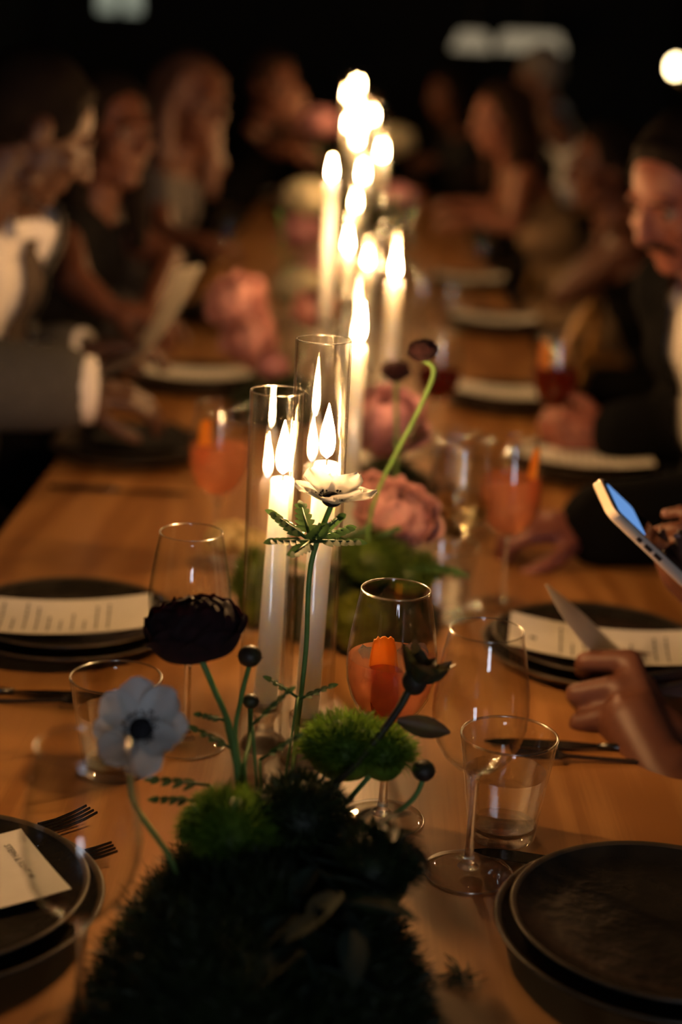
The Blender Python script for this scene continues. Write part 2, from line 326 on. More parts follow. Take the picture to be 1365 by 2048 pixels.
# ------------------------------------------------------------------ table
tb = thing('dining_table', 'long pine dining table set for a candlelit dinner', 'table', ((TX0+TX1)/2, (TY0+TY1)/2, 0))
hw = (TX1-TX0)/2; hl = (TY1-TY0)/2
def bevel_slab(b, hx, hy, z0, z1, e=.004):
    pr = [(hx-e, z0), (hx, z0+e), (hx, z1-e), (hx-e, z1)]; vs = []; fs = []
    for (q, z) in pr:
        d = hx-q; vs += [(-hx+d, -hy+d, z), (hx-d, -hy+d, z), (hx-d, hy-d, z), (-hx+d, hy-d, z)]
    for k in range(3):
        for j in range(4): fs.append((k*4+j, k*4+(j+1) % 4, k*4+4+(j+1) % 4, k*4+4+j))
    fs += [(3, 2, 1, 0), (12, 13, 14, 15)]; b.add(vs, fs); return b
bevel_slab(MB(), hw, hl, T-.045, T).build('tabletop', 'table', tb, smooth=False)
for sy in (-1, -.34, .34, 1):
    for sx in (-1, 1): MB().box((sx*(hw-.09), sy*(hl-.25), (T-.045)/2), (.07, .07, T-.045)).build('leg', 'table', tb, smooth=False)
for sx in (-1, 1): MB().box((sx*(hw-.09), 0, T-.095), (.03, 2*hl-.6, .1)).build('apron', 'table', tb, smooth=False)
# ------------------------------------------------------------------ glassware
def offs(prof, t):
    return [(max(r-t, 0), z) for (r, z) in prof]
BOWL = [(.0035, .094), (.010, .0955), (.020, .101), (.029, .110), (.0355, .122), (.0395, .137), (.0405, .150), (.0398, .165), (.0375, .182), (.0345, .200), (.0315, .2155), (.0306, .220)]
def bowl_inner(t=.0011):
    out = [(0., .0985), (.008, .0985)]
    for (r, z) in BOWL[2:]: out.append((r-t, z+(.0012 if z < .13 else 0)))
    return out
def _wine_meshes():
    inn = bowl_inner()
    p = [(0, .0935)] + BOWL + [(.0301, .2206)] + inn[::-1]
    bowl = MB().lathe(p, 56).mesh('bowl')
    stem = MB().lathe([(0, .006), (.0095, .0062), (.006, .010), (.0042, .018), (.0036, .035), (.0033, .06), (.0034, .08), (.0042, .089), (.0065, .0934), (0, .0937)], 24).mesh('stem')
    foot = MB().lathe([(0, .0012), (.030, .0006), (.0375, 0.0), (.0385, .0010), (.038, .0020), (.028, .0034), (.016, .0052), (.0095, .0064), (0, .0066)], 56).mesh('foot')
    return bowl, stem, foot
WM = _wine_meshes()
def torus(R_, r, z, n=64, k=10): return MB().lathe([(R_+r*math.cos(2*PI*i/k), z+r*math.sin(2*PI*i/k)) for i in range(k)], n, close=True).mesh('rim')
RIMW = torus(.0303, .0008, .2206); RIMT = torus(.0427, .0013, .0962); RIMC = torus(.0253, .0007, 0.); RIMF = torus(.0383, .0007, .0011)
def level(inner, z):
    out = []
    for i, (r, h) in enumerate(inner):
        if h <= z: out.append((max(r-.0004, 0), h+.0003))
        else:
            r0, h0 = inner[i-1]; q = (z-h0)/(h-h0); out.append((r0+(r-r0)*q-.0004, z)); break
    return out+[(0, z)]
def wine_glass(p, label, group=None, liquid=None, z=.14, name='wine_glass', rz=0., part='drink'):
    t = thing(name, label, 'glass', p, rz, group)
    for nm, me, mt in (('bowl', WM[0], 'thin'), ('stem', WM[1], 'glass'), ('foot', WM[2], 'thin'), ('rim', RIMW, 'rimglass'), ('foot_rim', RIMF, 'rimglass')): link(nm, me, mt, t)
    if liquid: MB().lathe(level(bowl_inner(), z), 48).build(part, liquid, t, sharp=50)
    return t
def tumbler_profile(): return [(.030, 0), (.0305, .001), (.0315, .012), (.0345, .035), (.0385, .062), (.0425, .088), (.0437, .0955)]
def _tumb():
    o = tumbler_profile(); inn = [(r-.0022, z) for (r, z) in o if z >= .012]; inn = [(0, .0105), (.026, .0105)] + inn
    walls = MB().lathe([(.0309, .0105)] + o[2:] + [(.0427, .0964)] + inn[:1:-1] + [(.0288, .0108)], 48).mesh('walls')
    base = MB().lathe([(0, .0012), (.024, .0012), (.0275, 0), (.030, 0), (.0308, .0012), (.0314, .0103), (0, .0103)], 48).mesh('base', sharp=40)
    facets = MB()
    return walls, base, inn
TM = _tumb()
def tumbler(p, label, group=None, liquid='water', z=.062):
    t = thing('tumbler', label, 'glass', p, 0, group)
    link('walls', TM[0], 'thin', t); link('base', TM[1], 'glass', t); link('rim', RIMT, 'rimglass', t)
    if liquid: MB().lathe(level([(0, .0108), (.0258, .0108)] + [(r-.0023, q) for (r, q) in tumbler_profile() if q >= .012], z), 48).build('water' if liquid == 'water' else 'drink', liquid, t, sharp=50)
    return t
def peel_strip(p0, p1, width, twist, bow, label, parent_group=None):
    p0 = V(p0); p1 = V(p1); ax = (p1-p0); L = ax.length; z = ax/L
    sd = RT.copy(); fwd = z.cross(sd).normalized()
    b = MB()
    def fn(u, v):
        q = twist*u; s_ = (v-.5)*width*math.sin(PI*min(max(.12+.76*u, .0), 1))**.4
        side = sd*math.cos(q)+fwd*math.sin(q); nn = z.cross(side)
        jag = .0012*math.sin(v*31)*(1 if u > .97 else 0)
        return p0 + ax*u + side*s_ + nn*(bow*math.sin(PI*u)-width*.5*(v-.5)**2*2) + z*jag
    def fn2(u, v): 
        q = twist*u; side = sd*math.cos(q)+fwd*math.sin(q); return fn(u, v) - z.cross(side)*.0022
    b.grid(fn, 14, 8); b.grid(lambda u, v: fn2(u, 1-v), 14, 8)
    n = 15*9
    for i in range(14):
        for j in (0, 8):
            a1 = i*9+j; a2 = (i+1)*9+j; b1 = n+i*9+(8-j); b2 = n+(i+1)*9+(8-j); b.f.append((a1, a2, b2, b1))
    for i in (0, 14):
        for j in range(8): b.f.append((i*9+j, i*9+j+1, n+i*9+8-j-1, n+i*9+8-j))
    return tag(b.build('orange_peel', 'peel'), label, 'peel', parent_group)
def ice(p, s, R, label):
    b = MB(); vs = []; fs = []
    k = 5
    o = b
    def face(ax, sg):
        def fn(u, v):
            q = [0, 0, 0]; q[ax] = sg; q[(ax+1) % 3] = (2*u-1); q[(ax+2) % 3] = (2*v-1)*sg
            w_ = V(q); r_ = w_.normalized()*1.22; w_ = w_*.72+r_*.28
            w_ = w_*(1+.05*math.sin(7*w_.x+3*w_.y)); return V(p)+R @ (w_*(s/2))
        o.grid(fn, k, k)
    for ax in range(3):
        for sg in (-1, 1): face(ax, sg)
    return tag(b.build('ice_cube', 'ice'), label, 'ice', 'ice cubes in the orange drink')
pw = at(936, 1745); wine_glass(pw, 'empty clear wine glass standing between the water tumbler and the moss, nothing poured')
tumbler(at(1003, 1668), 'clear water tumbler standing right behind the empty wine glass')
pd = at(764, 1638)
wine_glass(pd, 'stemmed glass of orange drink with ice and a wide orange peel', liquid='spritz', z=.158, name='cocktail_glass')
q_ = Quaternion((.3, 1, .2), .5).to_matrix()
ice(pd+V((-.021, .004, .147)), .024, q_, 'large ice cube by the glass wall, left of the peel in the orange drink')
ice(pd+V((.019, .010, .152)), .023, Quaternion((1, .3, .6), .8).to_matrix(), 'ice cube poking above the orange drink behind the dark flower')
peel_strip(pd+V((-.004, -.027, .106)), pd+V((-.010, -.021, .184)), .026, .15, .006, 'wide orange peel standing in the near cocktail glass with ice')
wine_glass(at(372, 1488), 'empty wine glass behind the big dark ranunculus, beside the menu plates')
tumbler(at(230, 1542), 'water tumbler with patterned foot behind the front white anemone')
wine_glass(at(160, 2075), 'blurred empty wine glass standing in front of the name card plates')
wine_glass(at(903, 1222), 'wine glass with white wine between the pink rose and the resting hand', liquid='wwine', z=.147)
ps = at(1002, 1212)
wine_glass(ps, 'tall orange spritz glass with a long peel strip by the resting hand', liquid='spritz', z=.172, name='cocktail_glass')
peel_strip(ps+V((.024, -.010, .140)), ps+V((.027, -.006, .212)), .012, .5, .004, 'narrow orange peel strip leaning in the glass by the resting hand')
tumbler(at(880, 1238), 'water tumbler half hidden behind the near cocktail glass')
pl_ = at(432, 1128)
wine_glass(pl_, 'stemmed orange cocktail glass beside the cream tulips', liquid='spritz', z=.165, name='cocktail_glass')
peel_strip(pl_+V((-.018, -.008, .14)), pl_+V((-.020, -.006, .20)), .016, .4, .004, 'orange peel curl in the cocktail glass beside the cream tulips')
wine_glass(at(868, 905), 'wine glass with dark red wine beside the tall scabiosa stem', liquid='rwine', z=.148)
pa = at(1098, 918)
wine_glass(pa + V((0, 0, 0)), 'stemmed amber drink held by the man in the black suit', liquid='amber', z=.165, name='cocktail_glass')
peel_strip(pa+V((-.022, -.006, .15)), pa+V((-.026, -.004, .215)), .020, .4, .004, 'broad orange peel on the rim of the amber drink')
for (px, py, lb, lq, zz) in ((520, 850, 'empty wine glass with a lavender glint beside the pink roses', None, 0), (585, 720, 'empty wine glass among the pink roses', None, 0), (835, 720, 'empty wine glass behind the dark scabiosa head', None, 0),
        (455, 560, 'empty wine glass on the woman in black side of the far table', None, 0), (960, 610, 'empty wine glass by the pale wooden chair', None, 0), (615, 452, 'orange spritz glass beyond the tall pale candle', 'spritz', .175), (822, 468, 'orange spritz glass beyond the tubes by the woman in beige', 'spritz', .175), (800, 500, 'empty wine glass beyond the candle tubes', None, 0)):
    wine_glass(at(px, py), lb, liquid=lq, z=zz or .14, name='cocktail_glass' if lq else 'wine_glass')
for (px, py, lb) in ((455, 950, 'water tumbler beside the charcoal napkin'), (905, 985, 'water tumbler behind the white wine glass'), (590, 640, 'water tumbler beyond the pink roses'), (900, 640, 'water tumbler beside the far plates with menus')):
    tumbler(at(px, py), lb)
# ------------------------------------------------------------------ candles in glass tubes
TUBE_R = .026
def _flame(h=.042, r=.0062):
    pr = [(0, 0)]
    for k in range(1, 12):
        u = k/12; pr.append((r*(math.sin(PI*u**.62)**.9)*(1-.25*u), h*u))
    pr.append((0, h)); return MB().lathe(pr, 12).mesh('flame')
FL = _flame()
WICK = MB().tube([(0, 0, -.002), (.0004, 0, .004), (.0016, 0, .009)], [.0009, .0009, .0006], 6).mesh('wick')
CUPM = MB().lathe([(0, 0), (.0225, 0), (.0235, .003), (.0215, .008), (.013, .013), (.0095, .020), (.0105, .030), (.0155, .036), (.0165, .050), (.0135, .050), (.0128, .040), (0, .040)], 32).mesh('candle_cup', sharp=50)
LEANS = [0]
def candle(px, pyf, Y, tube_h, label_c, label_t, gc=None, gt=None, fs=1., base=None, lean=(0, 0), rot=0., fl_tilt=(0, 0)):
    if base is not None: x, y = base
    else: p = aty(px, pyf, Y); x, y = p.x, p.y
    zf = hz(x, y, pyf) - T                               # middle of the flame over the table
    top = zf - .021*fs - .004
    t = thing('taper_candle', label_c, 'candle', (x, y, T), rot, gc)
    lx, ly = lean
    body = MB(); L = top-.040; pr = [(0, .0405), (.0118, .0405), (.0119, .05)]
    nseg = 8
    for k in range(nseg+1): pr.append((.0119-.0006*k/nseg, .05+(top-.052)*k/nseg))
    pr += [(.0106, top+.0002), (.0085, top-.0012), (0, top-.0022)]
    body.lathe(pr, 28)
    def sh(v_): u = max(v_[2]-.0405, 0); return (v_[0]+lx*u, v_[1]+ly*u, v_[2])
    body.v = [sh(v_) for v_ in body.v]
    wx = body.build('wax_body', 'wax', t)
    tx, ty = lx*(top-.0405), ly*(top-.0405)
    link('wick', WICK, 'wick', wx, (tx, ty, top))
    f = link('flame', FL, 'flame', t, (tx, ty, top+.0045)); f.scale = (fs, fs, fs); f.rotation_euler = (fl_tilt[0], fl_tilt[1], 0)
    if tube_h:
        g = thing('glass_tube', label_t, 'candle tube', (x, y, T), 0, gt)
        MB().lathe([(TUBE_R, 0.001), (TUBE_R, tube_h-.0006), (TUBE_R-.0007, tube_h), (TUBE_R-.0014, tube_h-.0006), (TUBE_R-.0014, .001)], 56, close=True).build('tube', 'thin', g, sharp=60)
        link('candle_cup', CUPM, 'glass', g); link('rim', RIMC, 'rimglass', g, (0, 0, tube_h))
    else:
        h_ = thing('candle_holder', label_t, 'candle holder', (x, y, T), 0, gt); link('candle_cup', CUPM, 'glass', h_)
    return (x, y, top+T)
ba = at(527, 1492); candle(596, 895, None, .362, 'slightly shorter ivory taper candle in the front tube, beside the white anemone', 'shorter clear glass tube at the front, ranunculus before it', base=(ba.x, ba.y), lean=(.035, 0), fs=1.25)
bb = at(608, 1522); candle(669, 862, None, .418, 'ivory taper candle behind the side-on white anemone', 'taller clear glass tube at the front with a thin bright rim', base=(bb.x, bb.y), lean=(.03, 0), fs=1.25)
GC, GT = 'candles at the far end of the row', 'glass tubes at the far end of the row'
candle(718, 645, 2.08, .43, 'ivory taper with wide flame right behind the front pair of tubes', 'glass tube right behind the front pair of tubes', fs=1.25, fl_tilt=(0, .1))
candle(792, 527, 2.62, .46, 'ivory taper in the tube set off towards the suited man', 'glass tube set off towards the suited man, lone candle in it', fs=1.1)
candle(697, 482, 2.85, .46, 'ivory taper behind the wide-flamed candle, middle of the row', 'glass tube behind the wide-flamed candle', fs=1.0)
candle(737, 516, 3.35, .42, 'low taper candle with a dim flame in the middle of the row', 'glass tube of the low dim candle in mid row', fs=.8)
candle(665, 336, 2.95, .0, 'tall bare taper candle without a tube above the pink roses', 'clear glass foot of the tall bare candle above the roses', fs=1.0)
candle(712, 402, 3.75, .47, 'taper candle just beyond the tall bare one', 'glass tube just beyond the tall bare candle', fs=.85)
candle(727, 343, 4.2, .50, 'taper candle with a round flame leading the far cluster', 'glass tube leading the far cluster', fs=1.1)
candle(765, 301, 4.7, .52, 'taper candle standing off the far cluster towards the beige woman', 'glass tube standing off the far cluster', fs=1.05)
for (px, py, Y, hh) in ((715, 276, 5.0, .50), (700, 246, 5.4, .52), (722, 250, 5.7, .52), (745, 230, 5.9, .56), (713, 212, 6.3, .56), (708, 196, 6.8, .58), (698, 186, 7.3, .60), (716, 168, 7.8, .62)):
    candle(px, py, Y, hh, 'taper candle in the crowded cluster at the far table end', 'glass tube in the crowded cluster at the far table end', GC, GT, fs=.92)
# ------------------------------------------------------------------ place settings
def plate_mesh(r, h, name):
    b = MB().lathe([(0, .003), (r*.55, .003), (r*.60, 0), (r*.66, 0), (r*.72, .004), (r*.93, h*.62), (r*.99, h*.95), (r, h), (r*.985, h+.0012), (r*.955, h*.95), (r*.90, h*.72), (r*.70, .0085), (0, .0075)], 72)
    me = b.mesh(name); me.materials.append(M['plate']); me.materials.append(M['platerim'])
    for pl in me.polygons:
        c = pl.center; rr = math.hypot(c.x, c.y)
        if rr > r*.945 and c.z > h*.8: pl.material_index = 1
    return me
PB = plate_mesh(.136, .021, 'dinner_plate'); PS = plate_mesh(.124, .0185, 'side_plate')
def plates(p, who, top=True):
    o = tag(link('dinner_plate', PB, None, None, p), 'large dark stoneware plate underneath, ' + who, 'plate')
    o2 = None
    if top: o2 = tag(link('side_plate', PS, None, None, V(p)+V((0, 0, .0125))), 'smaller dark stoneware plate on top, ' + who, 'plate')
    return o
PZ = .0125+.0088
def text_mesh(s, size, al='LEFT'):
    cu = bpy.data.curves.new('t', 'FONT'); cu.body = s; cu.size = size; cu.align_x = al; cu.extrude = 0.00004; cu.resolution_u = 2
    o = bpy.data.objects.new('t', cu); col.objects.link(o); dg = bpy.context.evaluated_depsgraph_get()
    me = bpy.data.meshes.new_from_object(o.evaluated_get(dg)); bpy.data.objects.remove(o); bpy.data.curves.remove(cu); return me
def menu(p, rz, w_, l_, label, lines=None, sag=.006, tiltx=0., printed=True, name='menu_card', rim=None):
    # card lies on the plate rim to rim and sags a little in the middle
    t = thing(name, label, 'menu card', p, rz)
    def zz(x, y): return sag*((2*x/w_)**2*.5+(2*y/l_)**2*.9)
    b = MB(); b.grid(lambda u, v: V(((u-.5)*w_, (v-.5)*l_, zz((u-.5)*w_, (v-.5)*l_))), 10, 14)
    b.grid(lambda u, v: V(((.5-u)*w_, (v-.5)*l_, zz((.5-u)*w_, (v-.5)*l_)-.0005)), 10, 14)
    shp = b.build('sheet', 'paper', t)
    if printed:
        bars = MB()
        for (s, size, x, y) in (lines or []):
            if s is None:
                q = [V((x+a_*size[0]/2, y+b_*size[1]/2, 0)) for a_, b_ in ((-1, -1), (1, -1), (1, 1), (-1, 1))]
                for v_ in q: v_.z = zz(v_.x, v_.y)+.0005
                bars.add(q, [(0, 1, 2, 3)]); continue
            me = text_mesh(s, size, 'CENTER')
            for v_ in me.vertices: v_.co.x += x; v_.co.y += y
            for v_ in me.vertices: v_.co.z += zz(v_.co.x, v_.co.y)+.0006
            link('lettering', me, 'ink', shp)
        if bars.v: tag(bars.build('fine_print', 'ink', shp, smooth=False), kind='stuff')
    return t
def menu_lines(l_, n=10):
    # small print too fine to read: a dark emblem and rows of words as thin printed bars
    rg = random.Random(n+int(l_*1000)); out = [(None, (.010, .007), 0, l_*.5-.028)]
    for k in range(n):
        x = -.042+rg.uniform(0, .006); y = l_*.5-.060-k*.0135
        while x < .038:
            w_ = rg.uniform(.004, .013); out.append((None, (w_, .0022), x+w_/2, y)); x += w_+.0025
            if rg.random() < .12 and x > 0: break
    return out
sFR = at(1328, 1900); sFL = at(-140, 1836); sML = at(138, 1270); sMR = at(1192, 1322); s3R = at(1165, 948); s4R = at(1012, 812); s3L = at(262, 912); s4L = at(395, 775)
plates(sFR, 'in the bare stack without a menu beside the moss'); plates(sFL, 'in the stack with the name card'); plates(sML, 'in the stack behind the tumbler')
plates(sMR, 'in the stack beneath the hand with the card'); plates(s3R, 'in the stack by the black suited sleeve'); plates(s4R, 'in the stack with a menu by the red wine')
plates(s3L, 'in the stack under the charcoal napkin'); plates(s4L, 'in the stack with a menu by the pink roses')
s5R = at(985, 660); s6R = at(935, 575); s5L = at(440, 640); s6L = at(505, 400)
plates(s5R, 'in the stack by the pale wooden chair'); plates(s6R, 'in the farther stack towards the woman in beige'); plates(s5L, 'in the stack by the woman in black'); plates(s6L, 'in the far stack by the blond guest')
menu(V((-.292, 1.129, T+PZ+.005)), math.radians(-58), .112, .150, 'cream card printed with two names on the front plates', [('STEPH & KENT W', .0078, -.006, .053), (None, (.028, .0024), .034, .0), (None, (.030, .0024), .030, -.03)], sag=.003, name='name_card')
menu(sML+V((-.018, -.035, PZ+.007)), math.radians(97), .115, .235, 'printed menu card lying across the plates behind the tumbler', menu_lines(.225, 10), sag=.012)
menu(sMR+V((.005, -.035, PZ+.006)), math.radians(83), .115, .225, 'printed menu card on the plates beneath the hand', menu_lines(.225, 10), sag=.012)
for s_, sg, lb in ((s3R, 1, 'menu card on the plates by the black suited sleeve'), (s4R, 1, 'menu card on the plates by the red wine glass'), (s4L, -1, 'menu card on the plates by the pink roses'), (s5R, 1, 'menu card on the plates by the pale wooden chair'), (s6L, -1, 'menu card on the plates by the blond guest'), (s6R, 1, 'menu card on the plates towards the woman in beige')):
    menu(s_+V((0, -.03, PZ+.007)), sg*math.radians(86), .115, .225, lb, menu_lines(.225, 8), sag=.013)
# napkin: folded charcoal cloth on a stack
def napkin(p, rz, label, w_=.17, l_=.20, h=.02):
    t = thing('napkin', label, 'napkin', p, rz)
    for k in range(3):
        b = MB(); s0 = 1-.07*k
        def fn(u, v, k=k, s0=s0):
            x = (u-.5)*w_*s0; y = (v-.5)*l_*s0
            return V((x+.004*math.sin(y*40+k), y, h*.33*k + .004*math.sin(x*45+k*2)+.003*math.sin(y*38+x*20)+.004))
        def fl(u, v, k=k): return fn(1-u, v)-V((0, 0, .005))
        b.grid(fn, 14, 14); b.grid(fl, 14, 14); b.build('fold', 'linen', t)
    return t
napkin(s3L+V((.01, -.005, PZ+.004)), .15, 'folded charcoal napkin on the plates below the man reading')
napkin(s5L+V((0, 0, PZ+.004)), -.1, 'folded charcoal napkin on the plates by the woman in black')
# cutlery
def _fork():
    b = MB()
    pts = spline([(0, -.095, .0035), (0, -.04, .0025), (0, .02, .005), (0, .045, .007)], 6)
    for i in range(len(pts)-1): pass
    def flat(pts, ws, th):
        vs = []; fs = []
        for p, w_ in zip(pts, ws):
            p = V(p); vs += [p+V((-w_/2, 0, -th/2)), p+V((w_/2, 0, -th/2)), p+V((w_/2, 0, th/2)), p+V((-w_/2, 0, th/2))]
        for i in range(len(pts)-1):
            for j in range(4): fs.append((i*4+j, i*4+(j+1) % 4, i*4+4+(j+1) % 4, i*4+4+j))
        fs += [(3, 2, 1, 0), tuple(len(vs)-4+j for j in range(4))]; b.add(vs, fs)
    n = len(pts); flat(pts, [.010-.004*math.sin(PI*min(i/(n-1)*1.0, 1)) + (.012 if i > n-4 else 0)*((i-(n-4))/3) for i in range(n)], .0022)
    h = b; tines = []
    for k in range(4):
        x = (k-1.5)*.0056
        b2 = MB(); b = b2
        flat([(x, .044, .0072), (x, .062, .0062), (x, .080, .0078), (x, .094, .0105)], [.0036, .003, .0026, .0016], .0017); tines.append(b2)
    return h, tines
def fork(p, rz, label, group=None):
    t = thing('fork', label, 'fork', p, rz, group); h, ti = _fork(); h.build('handle', 'steel', t, sharp=40)
    for q in ti: q.build('tine', 'steel', t, sharp=40)
    return t
def knife(p, rz, label):
    t = thing('table_knife', label, 'knife', p, rz)
    b = MB(); pts = [(0, -.11, .004), (0, -.07, .004), (0, -.02, .004), (0, 0, .004)]; b.tube(pts, [.0042, .0055, .0045, .0032], 10); b.build('handle', 'steel', t)
    c = MB(); vs = []; prof = [(0, .004, -.004), (.03, .008, -.0085), (.08, .0085, -.009), (.105, .006, -.006), (.116, .0008, -.001)]
    for (y, x1, x0) in prof: vs += [(x0, y, .0035), (x1, y, .0045), (x1, y, .0052), (x0, y, .0040)]
    fs = []
    for i in range(len(prof)-1):
        for j in range(4): fs.append((i*4+j, i*4+(j+1) % 4, i*4+4+(j+1) % 4, i*4+4+j))
    fs += [(3, 2, 1, 0), tuple(len(vs)-4+j for j in range(4))]; c.add(vs, fs); c.build('blade', 'steel', t, smooth=False)
    return t
f1 = at(108, 1652); fork(at(0, 1700), math.radians(-46), 'black fork whose tines stick out behind the name card plates')
f2 = at(150, 1694); fork(at(10, 1752), math.radians(-64), 'black fork beside the name card plates, nearer their rim')
knife(at(28, 1390), math.radians(-88), 'black table knife in front of the plates with the printed menu')
fork(at(50, 1408), math.radians(-88), 'black fork in front of the plates with the printed menu')
knife(at(1215, 1748), math.radians(79), 'black table knife poking out behind the bare plate stack')
fork(at(1205, 1525), math.radians(93), 'dark fork lying under the foreground hand')
knife(at(1195, 1500), math.radians(91), 'dark knife lying under the foreground hand')
knife(at(240, 985), math.radians(-90), 'table knife lying in front of the charcoal napkin plates')
# ------------------------------------------------------------------ flowers
def stem(t, pts, r=.0018, mt='stem', nm='stem'):
    p = spline(pts, 6); return MB().tube(p, [r*(1.15-.3*i/len(p)) for i in range(len(p))], 7).build(nm, mt, t)
def petal(L, W, cup, curl, wav=.0, th=0., tipw=.35):
    b = MB()
    def fn(u, v):
        wv = W*(math.sin(PI*min(u*.86+.07, 1))**.65)*(.55+.45*u) if u < 1 else W*tipw*.5
        x = (v-.5)*wv; e = (2*v-1)
        return V((x, L*u*math.cos(curl*u*.6), cup*W*(e*e)*.5*math.sin(PI*min(u+.1, 1)) + L*math.sin(curl*u)*u*.6 + wav*math.sin(9*v+5*u)*u))
    b.grid(fn, 7, 6); return b.mesh('petal')
def place(me, name, mt, parent, base, zaxis, az, tilt, sc_=1.):
    # petal lies along +Y of the head frame, turned az about the head axis and raised by tilt
    R = frame_mat(zaxis); q = R.to_4x4() @ Matrix.Rotation(az, 4, 'Z') @ Matrix.Rotation(tilt, 4, 'X') @ Matrix.Scale(sc_, 4)
    o = link(name, me, mt, parent); q.translation = V(base); o.matrix_local = q; return o
APET = petal(.037, .034, .35, .25, .0015)
def leaflet_mesh(L=.03, W=.008):
    b = MB()
    def fn(u, v):
        w_ = W*math.sin(PI*min(u*.93+.05, 1))**.8; return V(((v-.5)*w_, L*u, .25*w_*abs(2*v-1)-.12*L*u*u))
    b.grid(fn, 6, 4); return b.mesh('leaflet')
LFN = leaflet_mesh(.022, .0065); LFW = leaflet_mesh(.05, .020); LFB = leaflet_mesh(.075, .032); LFT = leaflet_mesh(.03, .010)
def frond(t, base, d, L, mt='leaf', nm='feathery_leaf', up=None, n=5, s=1.):
    # a divided leaf: a thin rib with narrow lobes either side, one mesh
    b = MB(); d = V(d).normalized(); R = frame_mat(up or V((0, 0, 1)), d.cross(V((0, 0, 1))) if abs(d.z) < .95 else None)
    side = R.col[0]; 
    base = V(base); b.tube([base, base+d*L*.5, base+d*L], [.0011*s, .0009*s, .0005*s], 5)
    def lobe(o, dd, l_, w_):
        dd = dd.normalized(); sd = dd.cross(V((.2, -.7, .6))).normalized()
        def fn(u, v): 
            ww = w_*1.5*(u+.06)**.35*(1-u)**.7; return o+dd*l_*u+sd*(v-.5)*ww+V((0, 0, -.15*l_*u*u))
        b.grid(fn, 4, 2)
    for k in range(n):
        u = .3+.7*k/(n-1); o = base+d*L*u
        for s_ in (-1, 1): lobe(o, d*.75+side*s_*(1.0-.3*u), L*(.42-.2*u), .0045*s)
    lobe(base+d*L, d, L*.3, .0045*s)
    return b.build(nm, mt, t)
def anemone(head, axis, stem_pts, label, collar=None, s=1., tilts=(.25, .45)):
    t = thing('white_anemone', label, 'flower', stem_pts[-1]); o = V(stem_pts[-1]); head = V(head)-o
    stem(t, [V(q)-o for q in stem_pts], .0022)
    for k in range(8):
        place(APET, 'petal', 'white', t, head, axis, 2*PI*k/8+.2*random.random(), tilts[k % 2]+random.uniform(-.08, .12), s*random.uniform(.92, 1.06))
    R = frame_mat(axis); ax = V(axis).normalized()
    MB().ell(head+ax*.004*s, (.0085*s, .0085*s, .006*s), R).build('flower_centre', 'black', t)
    b = MB()
    for k in range(46):
        q = 2*PI*k/46+random.random()*.1; rr = random.uniform(.009, .0145)*s; dv = R @ V((math.cos(q), math.sin(q), 0))
        p0 = head+dv*.007*s+ax*.002; p1 = head+dv*rr+ax*(.006*s+.003*random.random()); b.tube([p0, p1], [.0003, .0002], 4); b.ell(p1, .0009*s, None, 6, 4)
    tag(b.build('stamens', 'black', t), kind='stuff')
    if collar is not None:
        c = V(collar)-o
        for k in range(10):
            q = 2*PI*k/10; frond(t, c, (math.cos(q)*.9, math.sin(q)*.9, -.25+1.1*random.random()), .036*s, 'leaf', 'collar_leaf', n=5, s=1.7)
    return t
def globe_petal(R_, top=42, az=52, flare=.10, base=165, ruf=.05):
    # a petal that follows a globe from the stem up towards the crown, edge curling out a little
    b = MB()
    def fn(u, v):
        th = math.radians(base-(base-top)*u); e = 2*v-1; th += math.radians(12)*e*e*u; ph = math.radians(az)*e*(math.sin(PI*min(.16+.66*u, 1))**.6)
        r = R_*(1+flare*max(u-.55, 0)*2*(.6+.4*e*e)+ruf*math.sin(11*v+4*u)*u*u)
        return V((r*math.sin(th)*math.sin(ph), r*math.sin(th)*math.cos(ph), r*math.cos(th)))
    b.grid(fn, 8, 12); return b.mesh('petal')
def ranunculus(head, axis, R_, mt, stem_pts, label, name='ranunculus', flat=.76, flare=.16, rings=((1.0, 7, 74), (.985, 7, 56), (.96, 7, 40), (.92, 6, 24), (.87, 5, 8)), base=128):
    t = thing(name, label, 'flower', stem_pts[-1]); o = V(stem_pts[-1]); head = V(head)-o
    stem(t, [V(q)-o for q in stem_pts], .0024); F = frame_mat(axis).to_4x4()
    for li, (k_, n, top) in enumerate(rings):
        pm = globe_petal(R_*k_, top, 200/n+18, flare, base)
        for k in range(n):
            q = F @ Matrix.Rotation(2*PI*(k+.5*(li % 2))/n+random.uniform(-.15, .15), 4, 'Z') @ Matrix.Rotation(random.uniform(-.10, .14), 4, 'X') @ Matrix.Diagonal((1, 1, flat*random.uniform(.95, 1.04), 1))
            q.translation = head; ob = link('petal', pm, mt, t); ob.matrix_local = q
    MB().ell(head, (R_*.70, R_*.70, R_*.72*flat), frame_mat(axis)).build('flower_heart', mt, t)
    return t
def bud(head, r, stem_pts, label, mt='leafdark'):
    t = thing('flower_bud', label, 'bud', stem_pts[-1]); o = V(stem_pts[-1]); h = V(head)-o
    stem(t, [V(q)-o for q in stem_pts], .0019)
    MB().ell(h, (r, r, r*.92)).build('bud_head', mt, t)
    for k in range(5):
        q = 2*PI*k/5; place(LFN, 'sepal', 'leafdark', t, h+V((0, 0, -r*.85)), (0, 0, 1), q, .6, r/.016)
    return t
